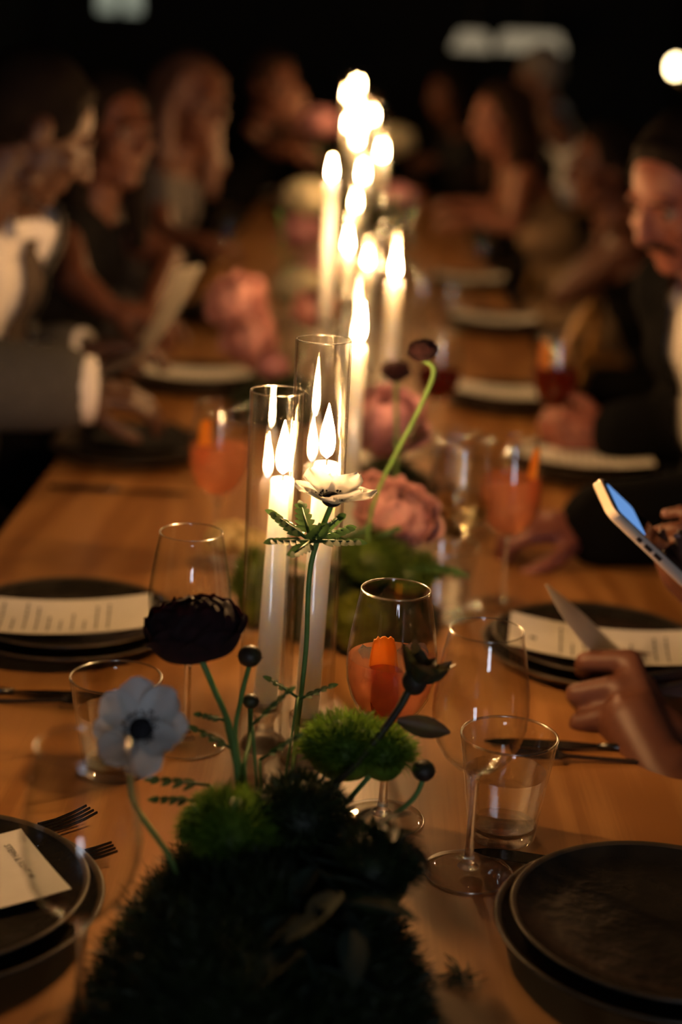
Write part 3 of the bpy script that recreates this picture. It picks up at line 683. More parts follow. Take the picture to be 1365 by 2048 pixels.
def bristles(c, r, n, L, w_, rng=RNG, up=0.):
    # blades as thin triangles radiating from an ellipsoid
    d = rng.normal(size=(n, 3)); d /= np.linalg.norm(d, axis=1)[:, None]; d[:, 2] = np.where(d[:, 2] < up, -d[:, 2]*.6+up*.2, d[:, 2])
    r = np.array(r if hasattr(r, '__len__') else (r, r, r)); base = np.array(c)+d*r*.92
    dd = d + rng.normal(size=(n, 3))*.30; dd /= np.linalg.norm(dd, axis=1)[:, None]
    ln = L*rng.uniform(.6, 1.15, n)[:, None]; sd = np.cross(dd, rng.normal(size=(n, 3))); sd /= np.linalg.norm(sd, axis=1)[:, None]
    a = base-sd*w_/2; b = base+sd*w_/2; tip = base+dd*ln; tip[:, 2] -= L*.1
    mid = base+dd*ln*.55; m1 = mid-sd*w_*.4; m2 = mid+sd*w_*.4
    vs = np.stack([a, b, m2, m1, tip], 1).reshape(-1, 3)
    k = np.arange(n)*5
    fs = [tuple(x) for x in np.stack([k, k+1, k+2, k+3], 1)] + [tuple(x) for x in np.stack([k+3, k+2, k+4], 1)]
    return vs.tolist(), fs
def dianthus(c, r, stem_pts, label, mt='greenfuzz', n=1500, L=.015):
    t = thing('green_dianthus', label, 'flower', stem_pts[-1]); o = V(stem_pts[-1]); c = V(c)-o
    stem(t, [V(q)-o for q in stem_pts], .002)
    b = MB().ell(c, [q*.93 for q in (r if hasattr(r, '__len__') else (r, r, r))]); vs, fs = bristles(c, r, n, L, .0010); b.add(vs, fs)
    tag(b.build('bristly_head', mt, t), kind='stuff'); return t
def moss_bed(c, r, label, n=16000, L=.012, mt='moss', seed=1):
    t = thing('moss_bed', label, 'moss', c)
    rg = np.random.default_rng(seed)
    def hh(x, y): return 1+.12*math.sin(x*9/r[0]*.35+seed)+.10*math.sin(y*11/r[1]*.3+2*seed)+.06*math.sin(x*60+y*47)
    b = MB(); nu, nv = 18, 48; vs = [(0, 0, r[2]*hh(0, 0))]; fs = []
    for i in range(1, nu+1):
        for j in range(nv):
            th = PI/2*i/nu; ph = 2*PI*j/nv; x = r[0]*math.sin(th)*math.cos(ph)*(1+.08*math.sin(3*ph+seed)); y = r[1]*math.sin(th)*math.sin(ph)*(1+.06*math.sin(4*ph))
            vs.append((x, y, max(r[2]*math.cos(th)*hh(x, y), .0005)))
    for j in range(nv): fs.append((0, 1+j, 1+(j+1) % nv))
    for i in range(nu-1):
        for j in range(nv):
            a_ = 1+i*nv; fs.append((a_+j, a_+nv+j, a_+nv+(j+1) % nv, a_+(j+1) % nv))
    fs.append(tuple(1+(nu-1)*nv+j for j in range(nv)))
    b.add(vs, fs); b.build('mound', mt, t)
    idx = rg.integers(0, len(vs), n); base = np.array(vs)[idx]*1.0 + rg.normal(size=(n, 3))*np.array([r[0]*.035, r[1]*.035, r[2]*.02])
    base[:, 2] = np.maximum(base[:, 2], .001)
    nrm = base/np.array([r[0]**2, r[1]**2, r[2]**2]); nrm /= np.linalg.norm(nrm, axis=1)[:, None]
    dd = nrm+rg.normal(size=(n, 3))*.55; dd[:, 2] = np.abs(dd[:, 2])*.8+.05; dd /= np.linalg.norm(dd, axis=1)[:, None]
    ln = L*rg.uniform(.4, 1.25, n)[:, None]; sd = np.cross(dd, rg.normal(size=(n, 3))); sd /= np.linalg.norm(sd, axis=1)[:, None]; w_ = .0013
    v5 = np.stack([base-sd*w_/2, base+sd*w_/2, base+dd*ln], 1).reshape(-1, 3); k = np.arange(n)*3
    b2 = MB().add(v5.tolist(), [tuple(x) for x in np.stack([k, k+1, k+2], 1)]); tag(b2.build('moss_strands', mt, t, smooth=False), kind='stuff')
    return t
def leafy_sprig(pts, label, n=8, lf=None, mt='leafblue', s=1., name='leafy_sprig', droop=.2):
    t = thing(name, label, 'foliage', pts[0]); o = V(pts[0]); p = [q-o for q in spline(pts, 8)]
    MB().tube(p, [.0017*(1-.6*i/len(p)) for i in range(len(p))], 6).build('stem', mt, t)
    for k in range(n):
        i = int((k+1.2)/(n+.2)*(len(p)-1)); d = (p[min(i+1, len(p)-1)]-p[i-1]).normalized(); sd = d.cross(V((0, 0, 1)))
        sd = sd.normalized() if sd.length > .1 else V((1, 0, 0)); sg = 1 if k % 2 else -1
        dr = (d*.6+sd*sg*.8+V((0, 0, random.uniform(-droop, .4)))).normalized() if k < n-1 else d
        R = Matrix((dr.cross(V((0, .3, 1))).normalized(), dr, dr.cross(V((0, .3, 1))).normalized().cross(dr))).transposed().to_4x4()
        lo = link('leaf', lf or LFW, mt, t); R.translation = p[i]; lo.matrix_local = R @ Matrix.Scale(s*random.uniform(.75, 1.1), 4)
    return t
# front arrangement
mc = V((-.045, 1.035, T)); moss_bed(mc, (.118, .175, .085), 'dark moss mound in the near flower arrangement', 22000, .014, seed=3)
def A(px, py, Y): return aty(px, py, Y)
root = V((-.045, 1.09, T+.055))
hA = A(662, 1008, 1.33); anemone(hA, (.10, -.10, 1), [hA-V((0, 0, .002)), A(622, 1130, 1.33), A(612, 1300, 1.30), A(592, 1480, 1.24), root+V((.01, .03, .0))], 'white anemone seen from the side above a green leaf collar', collar=A(622, 1082, 1.33), s=1.06)
hB = A(284, 1462, 1.10); anemone(hB, (-.05, -.75, .62), [hB-V((0, -.004, .006)), A(262, 1590, 1.10), A(345, 1725, 1.06), root+V((-.05, -.05, -.01))], 'white anemone with black centre in front of the water tumbler', s=1.06, tilts=(.15, .30))
hR = A(390, 1262, 1.20); ranunculus(hR, (-.12, .05, 1), .0375, 'darkred', [hR-V((0, 0, .012)), A(425, 1370, 1.19), A(470, 1500, 1.15), root+V((-.02, .0, 0))], 'large nearly black burgundy ranunculus in front of the empty wine glass')
hb = A(500, 1312, 1.22); bud(hb, .0098, [hb-V((0, 0, .008)), A(482, 1400, 1.20), A(474, 1500, 1.17), root+V((0, .02, 0))], 'dark round bud beside the big dark ranunculus')
hb = A(502, 1402, 1.22); bud(hb, .0068, [hb-V((0, 0, .006)), A(500, 1480, 1.19), A(490, 1560, 1.15), root+V((0, .02, -.01))], 'small dark bud below the larger round bud')
hb = A(848, 1541, 1.18); bud(hb, .0095, [hb-V((0, 0, .008)), A(825, 1600, 1.17), A(765, 1650, 1.15), root+V((.05, .02, 0))], 'dark bud on a curved stem above the empty wine glass foot')
# dark tulip-like bloom with bronze leaf
hD = A(822, 1375, 1.20); TUL = petal(.034, .022, .8, .2)
t = thing('crimson_flower', 'dark crimson flower opening in front of the near cocktail glass', 'flower', root+V((.03, .03, 0))); o_ = root+V((.03, .03, 0))
stem(t, [hD-o_, A(790, 1430, 1.19)-o_, A(720, 1520, 1.17)-o_, A(650, 1600, 1.14)-o_, V((0, 0, 0))], .003, 'leafdark')
for k in range(9): place(TUL, 'petal', 'magenta' if k in (1, 2, 4, 8) else 'leafdark', t, hD-o_-V((0, 0, .004)), (.40, .1, 1), 2*PI*k/9+.3, (1.0, 1.05, .85, 1.15, .75, 1.1, .9, 1.2, .55)[k], (1.05, 1.25, 1.35, 1.0, 1.2, .95, 1.3, 1.0, 1.1)[k])
MB().ell(hD-o_+V((.003, 0, .006)), (.0105, .0105, .012)).build('flower_heart', 'leafdark', t)
lm = A(795, 1440, 1.19)-o_
for (tx, ty, s_) in ((885, 1462, .9), (905, 1345, .55)):
    d = (A(tx, ty, 1.19)-o_-lm).normalized(); x_ = d.cross(V((0, -1, .35))).normalized(); R4 = Matrix((x_, d, x_.cross(d))).transposed().to_4x4(); R4.translation = lm if s_ > .6 else hD-o_+V((.012, 0, .004))
    lo = link('leaf', LFW, 'leafdark', t); lo.matrix_local = R4 @ Matrix.Scale(s_, 4)
dianthus(A(690, 1500, 1.20), (.033, .03, .027), [A(690, 1520, 1.20), root+V((.01, .05, 0))], 'bright green bristly bloom in front of the orange cocktail', n=2600)
dianthus(A(768, 1512, 1.19), (.020, .022, .022), [A(768, 1520, 1.19), root+V((.02, .05, 0))], 'green bristly bloom under the bronze leaf', n=1500)
dianthus(A(460, 1668, 1.10), (.034, .034, .030), [A(460, 1690, 1.10), root+V((-.02, .0, -.02))], 'dark green bristly bloom beside the front anemone stem', n=2600)
dianthus(A(600, 1640, 1.12), (.036, .032, .034), [A(600, 1660, 1.12), root], 'dark bristly bloom in the middle of the near arrangement', n=2400, mt='moss')
dianthus(A(740, 1745, 1.08), (.034, .034, .034), [A(740, 1760, 1.08), root+V((.02, -.02, -.02))], 'dark bristly bloom over the moss next to the wine glass foot', n=2200, mt='moss')
for i, (px, py, Y, dx, dz, L) in enumerate(((470, 1500, 1.17, -.6, .35, .035), (420, 1570, 1.14, -1, .1, .040), (395, 1600, 1.13, -1, .02, .03), (505, 1450, 1.18, .7, .8, .04), (520, 1520, 1.17, .6, .5, .035), (595, 1400, 1.25, .9, .5, .030), (596, 1395, 1.25, -.9, .6, .028), (450, 1440, 1.18, -.9, .2, .02))):
    p = A(px, py, Y); t = thing('anemone_leaf', ('feathery green leaf low beside the ranunculus stem', 'feathery leaf reaching over the table below the front anemone', 'small feathery leaf tip over the bare table', 'feathery leaf between the buds and the candle tube', 'feathery leaf under the small dark bud', 'feathery leaf on the stem before the taller tube, outer side', 'feathery leaf on the stem before the taller tube, inner side', 'tiny feathery leaf on the ranunculus stem')[i], 'leaf', p)
    frond(t, (0, 0, 0), (dx, -.1, dz), L, 'leaf', 'leaf_blade', n=4, s=1.2); stem(t, [(0, 0, 0), V((root-p)*.5)+V((0, 0, -.004)), root-p], .0011)
LBL = ('broad grey green leaf sprig in the middle of the moss', 'grey green leaf sprig hanging towards the near table edge', 'grey green leaf sprig beside the wine glass foot', 'grey green sprig trailing from the moss towards the name card')
leafy_sprig([A(600, 1700, 1.08), A(640, 1740, 1.05), A(690, 1800, 1.02), A(700, 1860, .99)], LBL[0], 7, LFB, 'leafblue', .75)
leafy_sprig([A(590, 1760, 1.04), A(600, 1840, 1.0), A(620, 1920, .97), A(650, 2010, .95)], LBL[1], 7, LFB, 'leafblue', .75)
leafy_sprig([A(690, 1660, 1.10), A(740, 1650, 1.10), A(790, 1660, 1.09), A(820, 1690, 1.08)], LBL[2], 7, LFW, 'moss', .6)
leafy_sprig([A(460, 1760, 1.05), A(380, 1790, 1.04), A(310, 1830, 1.03), A(250, 1860, 1.02)], LBL[3], 9, LFT, 'leaf', .8)
# a wisp of moss on the table
t = thing('moss_wisp', 'thin wisp of moss on the bare table by the plate stack', 'moss', at(900, 1965)); b = MB()
for k in range(26):
    q = random.uniform(-.5, 1.2); L = random.uniform(.012, .034); b.tube(spline([(random.uniform(-.012, .012), random.uniform(-.01, .01), .001), (L*.5*math.cos(q), L*.5*math.sin(q), .006*random.random()+.002), (L*math.cos(q+.5), L*math.sin(q+.5), .004*random.random()+.001)], 3), .00045, 4)
tag(b.build('moss_strands', 'moss', t), kind='stuff')
# second arrangement, behind the front tubes
m2 = at(700, 1265); moss_bed(m2+V((0, .03, 0)), (.105, .10, .065), 'green moss mound behind the front candle tubes', 14000, .013, seed=5, mt='moss')
r2 = m2+V((.0, .02, .045))
dianthus(A(712, 1252, 1.74), (.030, .03, .034), [A(712, 1270, 1.74), r2], 'yellow green bristly bloom just behind the taller front tube', 'limefuzz', 1800)
dianthus(A(745, 1120, 1.80), (.040, .04, .032), [A(745, 1150, 1.80), r2], 'green bristly bloom under the pink rose', 'deepfuzz', 2200)
dianthus(A(820, 1150, 1.80), (.032, .03, .026), [A(820, 1170, 1.80), r2], 'green bristly bloom beside the white wine glass', 'deepfuzz', 1800)
dianthus(A(505, 1180, 1.80), (.020, .03, .050), [A(505, 1220, 1.80), r2], 'dark green bloom seen through the shorter front tube', 'deepfuzz', 1500)
for i, (px, py, tx, ty) in enumerate(((700, 1080, 640, 1060), (760, 1110, 900, 1140), (740, 1080, 790, 1060), (690, 1080, 735, 1055))):
    p = A(px, py, 1.80); t = thing('fern_leaf', ('fern leaf reaching across the taller tube', 'fern leaf reaching to the white wine glass', 'fern leaf under the pink rose', 'fern leaf behind the side-on anemone')[i], 'leaf', r2)
    frond(t, p-r2, A(tx, ty, 1.78)-p, (A(tx, ty, 1.78)-p).length, 'leaf', 'leaf_blade', n=6, s=2.2); stem(t, [p-r2, (0, 0, 0)], .0014)
def rose(px, py, Y, R_, mt, label, rt, ax=(0, -.4, 1), name='garden_rose'):
    h = A(px, py, Y); return ranunculus(h, ax, R_, mt, [h-V((0, 0, R_*.6)), (h+V(rt))/2+V((.004, 0, .004)), V(rt)], label, name, .85, .55, ((1.0, 5, 72), (.95, 6, 52), (.89, 5, 38), (.83, 5, 24), (.78, 4, 8)), 150)
rose(795, 1035, 1.86, .040, 'pink', 'pink garden rose beside the white wine glass', r2, (.2, -.5, 1))
rose(745, 985, 1.90, .022, 'pink', 'small pink rose behind the tall scabiosa stem', r2, (0, -.4, 1))
rose(768, 850, 2.20, .048, 'mauve', 'large mauve rose beside the wide-flamed candle', at(760, 1000)+V((0, 0, .03)), (0, -.5, .8))
rose(455, 1078, 1.95, .022, 'cream', 'cream tulip beside the orange cocktail glass', r2, (-.3, -.2, 1), 'cream_tulip')
rose(500, 1092, 1.93, .020, 'cream', 'cream tulip nearer the front candle tube', r2, (.2, -.2, 1), 'cream_tulip')
hS = A(846, 702, 1.72)
t = ranunculus(hS, (-.2, -.25, 1), .0155, 'darkred', [hS-V((0, 0, .01)), A(868, 742, 1.72), A(838, 820, 1.73), A(745, 1015, 1.76), r2+V((.02, 0, 0))], 'small dark scabiosa head on a long bare green stem', 'scabiosa', .8, .2, ((1.0, 8, 76), (.96, 8, 56), (.92, 7, 36), (.88, 5, 14)), 120)
rose(792, 745, 2.05, .015, 'darkred', 'small burgundy bloom between the tube and the scabiosa', r2+V((.05, .2, 0)), (0, -.3, 1), 'burgundy_bloom')
leafy_sprig([r2+V((.03, .2, -.02)), A(780, 1000, 2.1), A(800, 930, 2.12), A(820, 880, 2.14)], 'dark leafy sprig under the mauve rose', 9, LFW, 'leaf', .9)
moss_bed(at(775, 985), (.07, .09, .045), 'low moss under the mauve rose', 5000, .012, seed=8)
# third and far arrangements
m3 = at(560, 815); moss_bed(m3, (.10, .22, .05), 'moss mound under the pink roses in mid table', 6000, .014, seed=9); r3 = m3+V((0, 0, .03))
rose(478, 608, 2.9, .046, 'pink', 'big pink rose above the menu by the roses', r3, (-.3, -.6, .8))
rose(500, 678, 2.85, .040, 'pink', 'pink rose drooping lowest by the menu', r3, (-.2, -.8, .5))
rose(632, 622, 3.0, .034, 'pink', 'pink rose next to the candle row in mid table', r3, (.1, -.6, .8))
rose(545, 735, 2.75, .022, 'mauve', 'small mauve rose low beside the lavender glinting glass', r3)
dianthus(A(600, 580, 3.2), (.05, .05, .04), [A(600, 610, 3.2), r3+V((.03, .2, 0))], 'pale green bloom behind the pink roses', 'palegreen', 1200, .016)
leafy_sprig([r3+V((0, .1, 0)), A(570, 560, 3.1), A(568, 500, 3.1), A(562, 450, 3.1)], 'slender green sprig rising beside the tall bare candle', 8, LFT, 'leaf', 1.)
leafy_sprig([r3+V((.05, 0, 0)), A(650, 720, 2.8), A(668, 660, 2.8), A(690, 620, 2.8)], 'leafy sprig beside the wide-flamed candle', 8, LFW, 'leaf', .9)
m4 = at(640, 560); moss_bed(m4, (.12, .35, .06), 'moss mound at the far candle cluster', 5000, .016, seed=12); r4 = m4+V((0, 0, .03))
rose(612, 400, 4.3, .050, 'palegreen', 'pale rose beyond the tall bare candle', r4); rose(600, 470, 4.1, .044, 'mauve', 'mauve rose under the pale rose', r4); rose(640, 540, 3.9, .040, 'mauve', 'mauve rose close to the far moss', r4)
rose(565, 425, 4.6, .030, 'darkred', 'dark burgundy bloom by the blond guest', r4, name='burgundy_bloom')
rose(790, 400, 4.9, .045, 'mauve', 'mauve rose beside the far candles', r4+V((.05, .3, 0))); rose(640, 250, 6.4, .06, 'mauve', 'faint mauve rose at the far table end', r4+V((0, 1.2, 0))); rose(790, 285, 6.6, .06, 'palegreen', 'faint pale rose at the far table end', r4+V((.1, 1.2, 0)))
dianthus(A(690, 440, 4.4), (.07, .07, .06), [A(690, 470, 4.4), r4], 'dark foliage ball between the far candles', 'moss', 1200, .02)
dianthus(A(780, 440, 4.6), (.06, .06, .06), [A(780, 460, 4.6), r4], 'dark foliage ball beside the far orange spritz', 'moss', 1200, .02)
# ------------------------------------------------------------------ chairs
def chair_meshes():
    seat = MB().lathe([(0, .440), (.17, .440), (.198, .445), (.205, .455), (.20, .468), (.17, .466), (0, .460)], 36).mesh('seat')
    hoop = MB().tube(spline([(-.19, -.14, .45), (-.205, -.205, .62), (-.165, -.255, .80), (0, -.275, .885), (.165, -.255, .80), (.205, -.205, .62), (.19, -.14, .45)], 8), .014, 10).mesh('back_hoop')
    inner = MB().tube(spline([(-.11, -.165, .455), (-.12, -.215, .60), (-.085, -.25, .72), (0, -.262, .765), (.085, -.25, .72), (.12, -.215, .60), (.11, -.165, .455)], 8), .010, 8).mesh('inner_hoop')
    legs = []
    for sx in (-1, 1):
        legs.append(MB().tube([(sx*.14, .13, .445), (sx*.17, .17, .22), (sx*.185, .19, 0)], [.016, .014, .011], 10).mesh('leg'))
        legs.append(MB().tube([(sx*.14, -.13, .445), (sx*.16, -.17, .22), (sx*.18, -.22, 0)], [.016, .014, .011], 10).mesh('leg'))
    ring = MB().tube([(.155*math.cos(2*PI*k/24), .155*math.sin(2*PI*k/24), .25) for k in range(25)], .008, 8).mesh('leg_ring')
    return seat, hoop, inner, legs, ring
CH = chair_meshes()
def chair(x, y, face, label, group=None):
    t = thing('bentwood_chair', label, 'chair', (x, y, 0), face-PI/2, group)
    link('seat', CH[0], 'chairwood', t); link('back_hoop', CH[1], 'chairwood', t); link('inner_hoop', CH[2], 'chairwood', t); link('leg_ring', CH[4], 'chairwood', t)
    for l in CH[3]: link('leg', l, 'chairwood', t)
    return t
# ------------------------------------------------------------------ people
def hand(mb, W, d, n, sign=1, curl=(.5, .7, .4), s=1., spread=.05, thumb=None):
    W = V(W); d = V(d).normalized(); n = V(n); n = (n-d*n.dot(d)).normalized(); sd = d.cross(n)*sign
    tips = []
    for i, (of, ml, fl) in enumerate(((.029, .086, .074), (.0095, .091, .082), (-.010, .088, .075), (-.028, .080, .060))):
        kn = W + d*ml*s + sd*of*s - n*(.004 if i in (0, 3) else 0)*s
        mb.cap(W + sd*of*.55*s, kn, .014*s, .0118*s)
        cu = curl[i] if hasattr(curl[0], '__len__') else curl
        a = 0; p = kn; r0 = (.0098, .0100, .0096, .0085)[i]*s; fd = (d + sd*spread*(1.5-i)).normalized()
        for j, fr in enumerate((.46, .30, .24)):
            a += cu[j]; dd = fd*math.cos(a) - n*math.sin(a); q = p + dd*fl*fr*s
            mb.cap(p, q, r0*(1-.1*j), r0*(1-.1*(j+1))); p = q
        tips.append((p, dd, n))
    mb.cap(W, W+d*.05*s, .021*s, .020*s)
    b0 = W + d*.018*s + sd*.020*s - n*.006*s
    tdirs = thumb or ((.62, .72, -.30), (.85, .40, -.35), (.95, .10, -.35))
    p = b0; rr = (.0155, .0125, .0112, .0095)
    for j, L in enumerate((.044, .034, .027)):
        dd = (d*tdirs[j][0] + sd*tdirs[j][1] + n*tdirs[j][2]).normalized(); q = p+dd*L*s; mb.cap(p, q, rr[j]*s, rr[j+1]*s); p = q
    tips.append((p, dd, sd)); return tips
def head_frame(yaw, pitch, roll=0.):
    f = V((math.cos(yaw)*math.cos(pitch), math.sin(yaw)*math.cos(pitch), math.sin(pitch))); rt = V((math.sin(yaw), -math.cos(yaw), 0)); up = rt.cross(f)
    return Matrix((rt, f, up)).transposed() @ Matrix.Rotation(roll, 3, 'Y')
def person(label, hip, face, head, hyaw, hpitch, arms, outfit, hair, skin='skin', voxel=.006, cv=.011, neckline=None, sleeves='long', sex='m', beard=None, under=None, hroll=0., seat_label=None, coat_open=None, legs=True, waist_front=None):
    hip = V(hip); H = V(head); R = head_frame(hyaw, hpitch, hroll)
    fd = V((math.cos(face), math.sin(face), 0)); rt = V((math.sin(face), -math.cos(face), 0))
    N = H + R @ V((0, -.030, -.165)); ws = .165 if sex == 'm' else .145
    up = (N-hip).normalized(); S = {'L': N-up*.05-rt*ws, 'R': N-up*.05+rt*ws}
    t = thing('person', label, 'person', (hip.x, hip.y, 0))
    o = V((hip.x, hip.y, 0))
    def torso(mb, e, full=True):
        A_ = hip; B_ = N-up*.10; k = 1 if sex == 'm' else .86
        for u, wd, r in ((0, .085, .105), (.35, .072, .100*k), (.7, .085, .108*k), (.93, .11*k, .085)):
            c = A_.lerp(B_, u); mb.cap(c-rt*wd, c+rt*wd, r+e, r+e, 16)
        mb.cap(A_, B_, .10+e, .09+e, 16)
        mb.cap(S['L'], S['R'], .050+e, .050+e, 14); mb.cap(N-up*.04-rt*.05, S['L'], .05+e, .05+e); mb.cap(N-up*.04+rt*.05, S['R'], .05+e, .05+e)
    def arm(mb, sd, e, frac=1., upper=1.):
        el, wr = V(arms[sd]['el']), V(arms[sd]['wr']); k = 1 if sex == 'm' else .82
        mb.cap(S[sd], S[sd].lerp(el, upper), .052*k+e, (.052-.010*upper)*k+e)
        if upper >= 1: mb.cap(el, el.lerp(wr, frac), .042*k+e, (.042-.014*frac)*k+e)
    def leg(mb, e, foot=True):
        for sg in (-1, 1):
            h_ = hip+rt*sg*.09; kn = V((hip.x, hip.y, .50))+rt*sg*.11+fd*.40; an = V((kn.x, kn.y, .10))-fd*.02; mb.cap(h_, kn, .082+e, .058+e); mb.cap(kn, an, .055+e, .038+e)
            if foot: mb.cap(an-V((0, 0, .055)), an+fd*.15-V((0, 0, .07)), .036+e, .028+e)
    # body: one continuous skin surface
    mb = MB(); torso(mb, 0)
    tips = {}
    for sd in ('L', 'R'):
        arm(mb, sd, 0); a_ = arms[sd]
        if 'custom' in a_: tips[sd] = a_['custom'](mb)
        else: tips[sd] = hand(mb, a_['wr'], a_['d'], a_['n'], 1 if sd == 'R' else -1, a_.get('curl', (.4, .6, .3)), a_.get('s', 1. if sex == 'm' else .92), thumb=a_.get('thumb'))
    if legs: leg(mb, 0)
    def h(x, y, z): return H + R @ V((x, y, z))
    k = 1 if sex == 'm' else .95
    mb.cap(N-up*.03, h(0, -.018, -.06), .056*k, .052*k, 16)
    mb.ell(h(0, -.012, .030), (.074*k, .094*k, .085*k), R, 20, 14); mb.ell(h(0, .032, -.025), (.060*k, .058*k, .084*k), R, 20, 14)
    mb.ell(h(0, .056, -.088), (.032*k, .028*k, .024*k), R); mb.cap(h(-.040*k, .02, -.075), h(0, .055, -.092), .022, .020); mb.cap(h(.040*k, .02, -.075), h(0, .055, -.092), .022, .020)
    mb.cap(h(0, .088, .018), h(0, .108, -.022), .0085, .0125); mb.ell(h(-.011, .096, -.026), .009, R); mb.ell(h(.011, .096, -.026), .009, R)
    mb.cap(h(-.034, .074, .026), h(.034, .074, .026), .0125, .0125); mb.ell(h(-.040, .056, -.022), (.024, .026, .022), R); mb.ell(h(.040, .056, -.022), (.024, .026, .022), R)
    mb.cap(h(-.020, .081, -.053), h(.020, .081, -.053), .006, .006); mb.cap(h(-.016, .080, -.063), h(.016, .080, -.063), .007, .007)
    for sg in (-1, 1): mb.ell(h(sg*.077*k, -.008, -.004), (.010, .020, .031), R)
    me = remesh(mb, voxel, 12 if voxel < .005 else 3)
    me.transform(Matrix.Translation(-o)); bod = link('body', me, skin, t); t['bodyname'] = bod.name
    for sg in (-1, 1):
        e = MB().ell(h(sg*.030*k, .0690, .006)-o, .0112, R).mesh('eye'); e.materials.append(M['eye']); e.materials.append(M['iris'])
        for pl in e.polygons:
            v_ = R.transposed() @ (V(pl.center)-(h(sg*.030*k, .0690, .006)-o))
            if v_.y > .0085: pl.material_index = 1
        link('eye', e, None, bod)
        MB().chain([h(sg*.045, .080, .024)-o, h(sg*.032, .088, .030)-o, h(sg*.016, .088, .027)-o], [.0025, .0038, .003], 6).build('eyebrow', hair[1], bod)
    # hair
    hb = MB(); st = hair[0]
    hb.ell(h(0, -.026, .050), (.082*k, .094*k, .080*k), R, 20, 14); hb.ell(h(0, -.055, .015), (.076*k, .068*k, .085), R, 20, 12)
    for sg in (-1, 1): hb.ell(h(sg*.068*k, .012, .035), (.014, .035, .040), R)
    if st == 'long':
        for sg in (-1, 1):
            hb.chain([h(sg*.066, .012, .06), h(sg*.082, -.01, -.03), h(sg*.085, .0, -.14), h(sg*.085, .02, -.24)], [.024, .028, .032, .020])
        hb.chain([h(0, -.07, .03), h(0, -.085, -.10), h(0, -.075, -.24)], [.075, .065, .045]); hb.cap(h(-.045, -.08, -.08), h(-.05, -.07, -.25), .05, .03); hb.cap(h(.045, -.08, -.08), h(.05, -.07, -.25), .05, .03)
    elif st == 'bun':
        hb.ell(h(0, -.125, .06), (.045, .042, .042), R)
        for sg in (-1, 1): hb.cap(h(sg*.06, .03, .075), h(sg*.078, -.02, .0), .018, .02)
    else: hb.chain([h(-.054, .022, .082), h(-.022, .042, .098), h(.022, .042, .098), h(.054, .022, .082)], [.012, .013, .013, .012])
    hm = remesh(hb, .007, 3); hm.transform(Matrix.Translation(-o)); link('hair', hm, hair[1], t)
    if beard:
        bb_ = MB(); bb_.chain([h(-.030, .070, -.062), h(-.020, .088, -.047), h(0, .094, -.043), h(.020, .088, -.047), h(.030, .070, -.062)], [.005, .0075, .007, .0075, .005])
        if beard == 'full': bb_.chain([h(-.060, .0, -.03), h(-.052, .03, -.075), h(-.02, .070, -.100), h(.02, .070, -.100), h(.052, .03, -.075), h(.060, .0, -.03)], [.010, .016, .020, .020, .016, .010])
        m_ = remesh(bb_, .004, 2); m_.transform(Matrix.Translation(-o)); link('beard' if beard == 'full' else 'moustache', m_, hair[1], t)
    # clothes
    def cloth(name, mt, e, slv, cut=None, vox=cv, frac=.97):
        c = MB(); torso(c, e)
        for sd in ('L', 'R'):
            if slv == 'long': arm(c, sd, e+arms[sd].get('loose', 0), frac)
            elif slv == 'short': arm(c, sd, e, 1, .45)
        m_ = remesh(c, vox, 3)
        if cut:
            import bmesh
            bm = bmesh.new(); bm.from_mesh(m_); kill = []
            for f_ in bm.faces:
                p = f_.calc_center_median(); ax = (p-hip).dot((N-hip).normalized()); L = (N-hip).length; u = 1-ax/L
                lat = (p-hip-(N-hip)*(ax/L)); fr = lat.dot(fd); sx = lat.dot(rt)
                if cut(u, sx, fr, slv): kill.append(f_)
            bmesh.ops.delete(bm, geom=kill, context='FACES'); bm.to_mesh(m_); bm.free()
        m_.transform(Matrix.Translation(-o)); m_.shade_smooth(); return link(name, m_, mt, t)
    if under: cloth('shirt', under, .008, 'long', lambda u, sx, fr, s_: u < .02, frac=.88)
    if waist_front: cloth('waistcoat', waist_front, .014, None, lambda u, sx, fr, s_: (u < .06) or (fr > 0 and abs(sx) < .10*(1-u/.62)))
    if outfit[0] == 'jacket': cloth('jacket', outfit[1], .021, 'long', lambda u, sx, fr, s_: (u < .05 and abs(sx) < .07) or (-.02 < fr < .165 and u < .8 and abs(sx) < (coat_open or .10)*(1-u/.85)), frac=.90)
    elif outfit[0] == 'dress': cloth('dress', outfit[1], .007, sleeves, (lambda u, sx, fr, s_: u < (neckline if neckline is not None else .22) and not (abs(abs(sx)-.085) < .018)) if sleeves == 'none' else (lambda u, sx, fr, s_: u < .05))
    else: cloth('shirt', outfit[1], .012, sleeves, lambda u, sx, fr, s_: u < .03)
    if outfit[0] == 'jacket' or under or outfit[0] == 'shirt':
        cb = MB(); q = up; 
        def cf(u, v):
            an = face + (PI*.16) + u*(2*PI-PI*.32); d_ = V((math.cos(an), math.sin(an), 0)); d_ = (d_-q*d_.dot(q)).normalized()
            return N - o + d_*(.064+.016*(1-v)) + q*(-.035+.055*v) + fd*(.012*(1-v) if abs(u-.5) > .35 else 0)
        cb.grid(cf, 28, 4); cb.grid(lambda u, v: cf(1-u, v)*1.0 - q*.0 - (cf(1-u, v)-(N-o)).normalized()*.003, 28, 4); cb.build('collar', under or outfit[1], t)
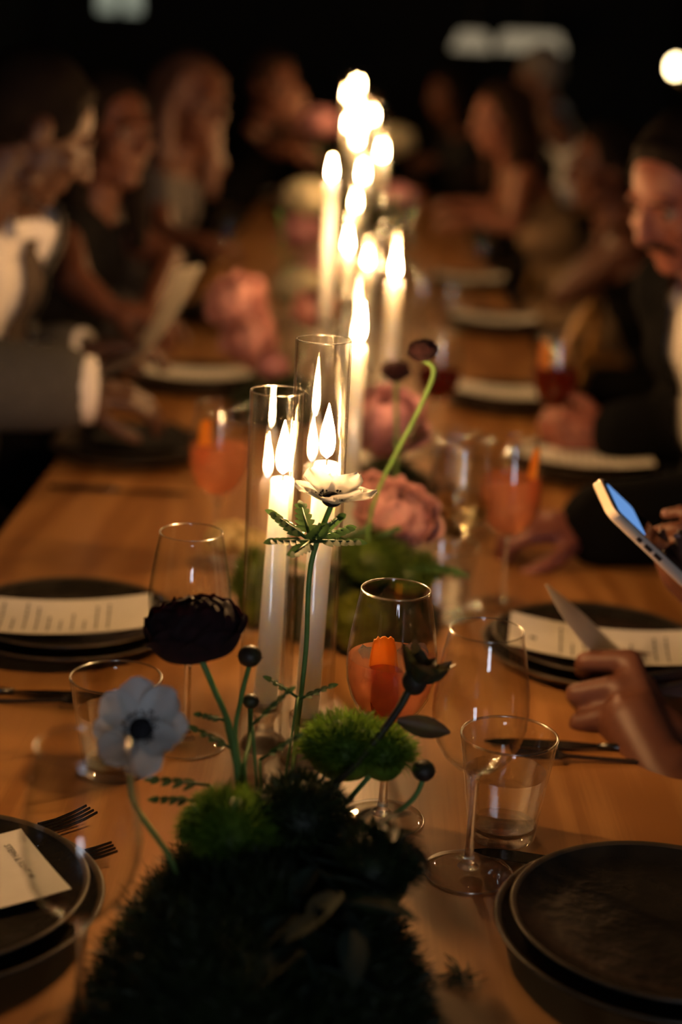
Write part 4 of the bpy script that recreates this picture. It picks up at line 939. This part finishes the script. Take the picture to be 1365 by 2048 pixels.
    if legs:
        tr = MB(); leg(tr, .012, False); tr.cap(hip-rt*.085, hip+rt*.085, .112, .112); m_ = remesh(tr, .014, 3); m_.transform(Matrix.Translation(-o)); link('trousers' if outfit[0] != 'dress' else 'skirt', m_, 'trouser' if outfit[0] != 'dress' else outfit[1], t)
        sh = MB()
        for sg in (-1, 1):
            s1 = MB(); kn = V((hip.x, hip.y, .50))+rt*sg*.11+fd*.40; an = V((kn.x, kn.y, .10))-fd*.02; s1.cap(an-V((0, 0, .05))-o, an+fd*.16-V((0, 0, .065))-o, .044, .034); s1.build('shoe', 'suit', t)
    if seat_label: chair(hip.x-fd.x*.02, hip.y-fd.y*.02, face, seat_label)
    return t, tips, o
def cuff(t, o, wr, el, mt, r=.046, L=.035):
    wr, el = V(wr)-o, V(el)-o; d = (wr-el).normalized(); MB().tube([wr-d*L*1.6, wr-d*L*.6, wr], [r, r, r*.98], 20, True).build('cuff', mt, t)
def nails(t, o, tips, s=1.):
    for p, dd, nn in tips:
        R = frame_mat(nn, dd); MB().ell(V(p)-o+V(nn)*.0062*s+dd*.002, (.0065*s, .005*s, .0018*s), R, 10, 6).build('fingernail', 'nail', bpy.data.objects[t['bodyname']])
def AA(px, py, Y): return aty(px, py, Y)
# suited man resting one hand on the table and holding the amber drink
wrR = AA(1222, 868, 2.72); wrL = AA(1180, 1052, 2.17)
arms = {'L': dict(el=AA(1440, 1035, 2.22), wr=wrL, d=(-1, -.05, -.02), n=(0, -.25, 1), curl=(.55, .9, .5), loose=.012), 'R': dict(el=AA(1450, 850, 2.72), wr=wrR, d=(-1, .05, .05), n=(-.1, -.9, .35), curl=(.75, .8, .4), loose=.008)}
# facing -X: his right hand is on the far side
t, tp, o = person('man in a black suit and open white shirt looking down, amber drink in hand', (.80, 2.66, .54), math.radians(198), AA(1372, 388, 2.58), math.radians(216), math.radians(-27), arms, ('jacket', 'suit'), ('short', 'hairdark'), 'skinred', .005, beard='moustache', under='shirt', seat_label='bentwood chair under the man in the black suit', coat_open=.065)
# man reading the menu sheet
wl = AA(158, 705, 2.80); wr = AA(150, 778, 2.50)
arms = {'L': dict(el=AA(-160, 800, 2.90), wr=wl, d=(1, .12, .18), n=(.1, .3, 1), curl=(.35, .5, .3), loose=.012), 'R': dict(el=AA(-170, 760, 2.42), wr=wr, d=(1, .25, -.10), n=(0, -.35, 1), curl=(.4, .55, .35), loose=.020)}
t, tp, o = person('man in a grey tweed jacket and open white collar reading a sheet', (-.84, 2.76, .54), math.radians(-22), AA(72, 262, 2.72), math.radians(24), math.radians(-30), arms, ('jacket', 'tweed'), ('short', 'hairdark'), 'skin3', .005, under='shirt', seat_label='bentwood chair under the man reading the sheet', coat_open=.19, waist_front='vest')
cuff(t, o, wr+V((.030, 0, 0)), arms['R']['el'], 'shirt', .055, .055); cuff(t, o, wl+V((.02, 0, 0)), arms['L']['el'], 'shirt', .048, .05)
rg = AA(243, 795, 2.50)
# woman in black
arms = {'L': dict(el=AA(335, 520, 3.55), wr=AA(300, 615, 3.30), d=(.3, -.9, -.2), n=(0, .2, 1)), 'R': dict(el=AA(150, 560, 3.15), wr=AA(215, 615, 3.10), d=(.9, .1, -.1), n=(0, -.3, 1))}
person('woman with dark hair in a sleeveless black dress', (-.80, 3.42, .54), math.radians(-12), AA(222, 262, 3.45), math.radians(-38), math.radians(-5), arms, ('dress', 'blackdress'), ('long', 'hairdark'), 'skin2', .006, sleeves='none', neckline=.015, sex='f', seat_label='bentwood chair under the woman in black')
# blond guest
arms = {'L': dict(el=AA(428, 330, 4.55), wr=AA(395, 255, 4.35), d=(-.2, -.2, 1), n=(.4, -.8, .1), curl=(.6, .8, .5)), 'R': dict(el=AA(325, 470, 4.15), wr=AA(385, 480, 4.1), d=(1, 0, -.05), n=(0, 0, 1))}
person('blond guest in a pale grey top with a hand at the chin', (-.74, 4.40, .54), math.radians(-10), AA(388, 205, 4.40), math.radians(-40), math.radians(-8), arms, ('dress', 'greytop'), ('long', 'hairblond'), 'skin2', .007, sleeves='short', sex='f', seat_label='bentwood chair under the blond guest')
arms = {'L': dict(el=AA(600, 300, 6.6), wr=AA(585, 250, 6.4), d=(.2, -.3, 1), n=(.3, -.9, 0)), 'R': dict(el=AA(510, 300, 6.1), wr=AA(570, 300, 6.0), d=(1, 0, 0), n=(0, 0, 1))}
person('guest in black with lit cheek at the far table end', (-.72, 6.45, .60), math.radians(-15), AA(548, 172, 6.40), math.radians(-45), math.radians(-6), arms, ('shirt', 'suit'), ('short', 'hairbrown'), 'skin2', .008, seat_label='bentwood chair under the guest in black at the far end')
# woman with raised bare forearm, right side
arms = {'L': dict(el=AA(1130, 592, 4.40), wr=AA(1225, 468, 4.45), d=(.7, .1, .8), n=(-.6, -.6, .2), curl=(.5, .8, .5)), 'R': dict(el=AA(1290, 560, 4.8), wr=AA(1200, 590, 4.7), d=(-1, 0, 0), n=(0, 0, 1))}
person('woman resting on a raised bare forearm beside the suited man', (.95, 4.50, .54), math.radians(180), AA(1205, 335, 4.50), math.radians(200), math.radians(-5), arms, ('dress', 'blackdress'), ('bun', 'hairdark'), 'skin2', .006, sleeves='none', sex='f', seat_label='bentwood chair under the woman with the raised forearm')
# woman in beige / mauve
arms = {'L': dict(el=AA(1030, 450, 5.35), wr=AA(950, 440, 5.4), d=(-1, 0, 0), n=(0, 0, 1)), 'R': dict(el=AA(1000, 420, 6.1), wr=AA(930, 410, 6.1), d=(-1, 0, 0), n=(0, 0, 1))}
person('woman with bare shoulders in a beige top leaning over the table', (.86, 5.75, .56), math.radians(185), AA(1000, 238, 5.70), math.radians(205), math.radians(-12), arms, ('dress', 'beige'), ('long', 'hairbrown'), 'skin', .007, sleeves='none', sex='f', seat_label='bentwood chair under the woman in beige')
arms = {'L': dict(el=AA(1152, 318, 7.15), wr=AA(1136, 385, 7.05), d=(-.6, -.2, -.6), n=(0, -1, 0), loose=.02), 'R': dict(el=AA(1040, 320, 8.0), wr=AA(1000, 340, 7.9), d=(-1, 0, 0), n=(0, 0, 1))}
person('grey haired man in a pale shirt and dark waistcoat turned away', (1.20, 7.75, .66), math.radians(170), AA(1078, 148, 7.55), math.radians(150), math.radians(-12), arms, ('shirt', 'greyshirt'), ('short', 'hairgrey'), 'skin2', .008, waist_front='suit', seat_label='bentwood chair under the grey haired man')
arms = {'L': dict(el=AA(930, 330, 7.8), wr=AA(880, 322, 7.8), d=(-1, 0, 0), n=(0, 0, 1)), 'R': dict(el=AA(900, 295, 8.5), wr=AA(870, 318, 8.35), d=(-1, 0, 0), n=(0, 0, 1))}
person('dark haired guest with an orange lit face by the far candles', (.66, 8.30, .60), math.radians(190), AA(893, 190, 8.20), math.radians(215), math.radians(-10), arms, ('shirt', 'trouser'), ('long', 'hairdark'), 'skin2', .008, sex='f', seat_label='bentwood chair under the dark haired far guest')
# guest whose fist holds the card, seated out of the picture at the near right
def fist(mb):
    W = AA(1345, 1590, 1.47); P_ = lambda x, y, Y: AA(x, y, Y)
    k = [(1262, 1322, 1.60), (1238, 1372, 1.575), (1228, 1430, 1.555), (1238, 1487, 1.545)]
    pip = [(1172, 1322, 1.615), (1152, 1388, 1.585), (1158, 1446, 1.57), (1182, 1505, 1.555)]
    dip = [(1168, 1340, 1.655), (1160, 1402, 1.625), (1170, 1458, 1.61), (1198, 1512, 1.59)]
    tip = [(1200, 1352, 1.665), (1188, 1412, 1.64), (1195, 1466, 1.625), (1220, 1515, 1.605)]
    out = []
    for i in range(4):
        a_, b_, c_, d_ = P_(*k[i]), P_(*pip[i]), P_(*dip[i]), P_(*tip[i]); r = (.0100, .0102, .0098, .0086)[i]
        mb.cap(W.lerp(a_, .12), a_, .019, .0135); r *= 1.22; mb.cap(a_, b_, .0138, r); mb.cap(b_, c_, r, r*.92); mb.cap(c_, d_, r*.92, r*.82); out.append((d_, (d_-c_).normalized(), V((-1, 0, 0))))
    tb_ = [P_(1310, 1430, 1.57), P_(1290, 1370, 1.62), P_(1245, 1335, 1.655), P_(1205, 1325, 1.665)]
    mb.chain([W.lerp(tb_[0], .3)]+tb_, [.020, .018, .0135, .0118, .0095]); mb.cap(W, W.lerp(P_(1245, 1400, 1.57), .75), .030, .034); mb.cap(P_(1330, 1490, 1.545), P_(1262, 1410, 1.585), .036, .030); mb.cap(P_(1300, 1540, 1.53), P_(1248, 1460, 1.565), .026, .022); mb.cap(P_(1345, 1545, 1.49), P_(1255, 1500, 1.545), .030, .018); mb.cap(P_(1350, 1590, 1.47), P_(1420, 1690, 1.42), .032, .034)
    return out
wF = AA(1345, 1590, 1.47); eF = AA(1560, 1850, 1.33)
arms = {'R': dict(el=AA(1560, 1480, 1.75), wr=AA(1400, 1370, 1.70), d=(-.95, .05, .05), n=(.1, -.5, .8), curl=(.5, .8, .5)), 'L': dict(el=eF, wr=wF, custom=fist)}
t, tp, o = person('guest out of view whose bare hands hold a card over the plates', (.88, 1.28, .54), math.radians(172), V((.84, 1.28, 1.24)), math.radians(178), math.radians(-15), arms, ('shirt', 'suit'), ('short', 'hairbrown'), 'skin2', .004, sleeves='short', seat_label='bentwood chair out of view by the bare plate stack')
nails(t, o, tp['R'])
def sheet(name, label, pts0, pts1, mt='sheetpaper', n=12, th=.0006):
    # a curved paper sheet spanned between two edge curves
    p0 = spline(pts0, 5); p1 = spline(pts1, 5); o = sum(p0, V())/len(p0); b = MB(); k = len(p0)-1
    def fn(u, v): i = min(int(round(u*k)), k); return p0[i].lerp(p1[i], v)-o
    nn = (p0[-1]-p0[0]).cross(p1[0]-p0[0]).normalized()*th
    b.grid(fn, k, 4); b.grid(lambda u, v: fn(1-u, v)+nn, k, 4)
    ob = b.build(name, mt); ob.location = o; return tag(ob, label, 'card')
sheet('paper_card', 'curved grey white card rising from the foreground fist', [AA(1090, 1168, 1.60), AA(1120, 1225, 1.605), AA(1165, 1285, 1.615), AA(1215, 1330, 1.63)], [AA(1098, 1172, 1.68), AA(1160, 1222, 1.69), AA(1222, 1282, 1.70), AA(1275, 1325, 1.71)])
sheet('menu_sheet', 'long curved white menu sheet held by the man reading', [AA(186, 738, 2.84), AA(268, 690, 2.88), AA(325, 606, 2.92), AA(352, 538, 2.96)], [AA(215, 750, 2.66), AA(292, 706, 2.70), AA(360, 616, 2.74), AA(404, 530, 2.78)])
# guest with the phone, mostly out of view
wP = AA(1545, 1285, 1.585); wQ = AA(1590, 1120, 1.66)
c0 = AA(1206, 990, 1.55); c1 = AA(1425, 1198, 1.59); ax = (c1-c0).normalized(); Lp = .150
perp = RT*.69+UP*.72; perp = (perp-ax*perp.dot(ax)).normalized(); toc = ax.cross(perp); toc = toc if toc.dot(FW) < 0 else -toc
scn = (perp*.955+toc*.295).normalized(); sidv = scn.cross(ax)
arms = {'L': dict(el=AA(1820, 1560, 1.62), wr=wP, d=AA(1300, 1118, 1.575)-wP, n=-perp*.8+toc*.5, curl=(.25, .45, .35)), 'R': dict(el=AA(1850, 1400, 1.85), wr=wQ, d=AA(1352, 1050, 1.60)-wQ, n=perp*.6+toc*.8, curl=(.35, .5, .4))}
t, tp, o = person('guest out of view whose fingers grip a white phone', (.92, 1.86, .54), math.radians(186), V((.88, 1.86, 1.26)), math.radians(180), math.radians(-15), arms, ('shirt', 'suit'), ('short', 'hairdark'), 'skin2', .005, sleeves='short', seat_label='bentwood chair out of view under the guest with the phone')
nails(t, o, tp['L']); nails(t, o, tp['R'])
# phone
ph = thing('phone', 'white phone held tilted with a lit blue screen edge', 'phone', c0); Rm = Matrix((ax, sidv, scn)).transposed().to_4x4(); Rm.translation = c0+ax*Lp/2
ph.matrix_world = Rm
b = MB(); hx, hy, hzz = Lp/2, .0365, .0055
def rounded(hx, hy, r, n=6): return [(sx*(hx-r)+r*math.cos(a0+PI/2*k/n), sy*(hy-r)+r*math.sin(a0+PI/2*k/n)) for (sx, sy, a0) in ((1, 1, 0), (-1, 1, PI/2), (-1, -1, PI), (1, -1, 3*PI/2)) for k in range(n+1)]
def prism(b, out, zs, ins):
    n = len(out); vs = []
    for z, i_ in zip(zs, ins): vs += [(x*(1-i_/hx), y*(1-i_/hy), z) for x, y in out]
    fs = [(k*n+j, k*n+(j+1) % n, k*n+n+(j+1) % n, k*n+n+j) for k in range(len(zs)-1) for j in range(n)] + [tuple(range(n-1, -1, -1)), tuple((len(zs)-1)*n+j for j in range(n))]
    return b.add(vs, fs)
prism(b, rounded(hx, hy, .011), [-.0055, -.0043, .0043, .0055], [.0012, 0, 0, .0012]).build('case', 'phone', ph, sharp=45); case = ph.children[0]
prism(MB(), rounded(hx-.003, hy-.003, .009), [.0055, .0058], [0, 0]).build('glass_front', 'screenoff', ph, sharp=45); gfr = [c for c in ph.children if c.name.startswith('glass')][0]
prism(MB(), [(x-.0450, y) for x, y in rounded(.0215, hy-.006, .006)], [.0058, .0060], [0, 0]).build('lit_screen', 'screen', gfr, sharp=45)
for (x, l_) in ((-.030, .006), (-.016, .010), (-.001, .010)): MB().box((x, (hy+.0003)*(1 if sidv.dot(FW) < 0 else -1), 0), (l_, .0012, .0042)).build('button', 'button', case, smooth=False)
# empty chairs
chair(.305, 3.92, math.radians(160), 'empty pale bentwood chair pushed up to the table beside the suited man')
chair(.80, 6.97, math.radians(120), 'empty bentwood chair turned aside behind the woman with the raised forearm')
# person sliver at the left edge
arms = {'L': dict(el=AA(-160, 1090, 2.10), wr=AA(-260, 1150, 1.95), d=(.3, -.9, -.3), n=(0, 0, 1)), 'R': dict(el=AA(-330, 1200, 1.75), wr=AA(-260, 1300, 1.75), d=(.9, 0, -.3), n=(0, 0, 1))}
person('guest in black at the picture edge beside the man reading', (-.80, 1.92, .54), 0, V((-.78, 1.95, 1.25)), 0, 0, arms, ('shirt', 'suit'), ('short', 'hairdark'), 'skin2', .007, seat_label='bentwood chair under the guest in black by the printed menu')
# ------------------------------------------------------------------ lamps far behind
for (px, py, r_, lb) in ((945, 84, .115, 'smaller lit pendant shade above the dark haired far guest'), (1062, 86, .205, 'wider lit pendant shade above the grey haired man')):
    pl = AA(px, py, 10.2); t = thing('pendant_lamp', lb, 'lamp', (pl.x, pl.y, pl.z-.05))
    MB().lathe([(r_, .0), (r_+.01, .01), (r_-.03, .10), (r_-.04, .11), (r_-.045, .10), (r_-.005, .01)], 40, close=True).build('lamp_shade', 'shade', t)
    MB().tube([(0, 0, .06), (0, 0, ZC-(pl.z-.05))], .006, 8).build('cord', 'brass', t); MB().ell((0, 0, .05), .03).build('bulb', 'shade', t)
ps_ = AA(1352, 134, 8.0); t = thing('wall_sconce', 'small bright bulb sconce on the dark wall beyond the suited man', 'lamp', (ps_.x, ps_.y, ps_.z))
MB().ell((0, 0, 0), (.028, .028, .04)).build('bulb', 'bulb', t); MB().lathe([(0, -.06), (.02, -.06), (.024, -.045), (.012, -.035), (0, -.035)], 16).build('socket', 'brass', t)
MB().tube([(0, 0, -.05), (.1, 0, -.09), (X1-ps_.x, 0, -.05)], .008, 8).build('arm', 'brass', t)
for ob in bpy.data.objects:
    if 'bodyname' in ob: del ob['bodyname']
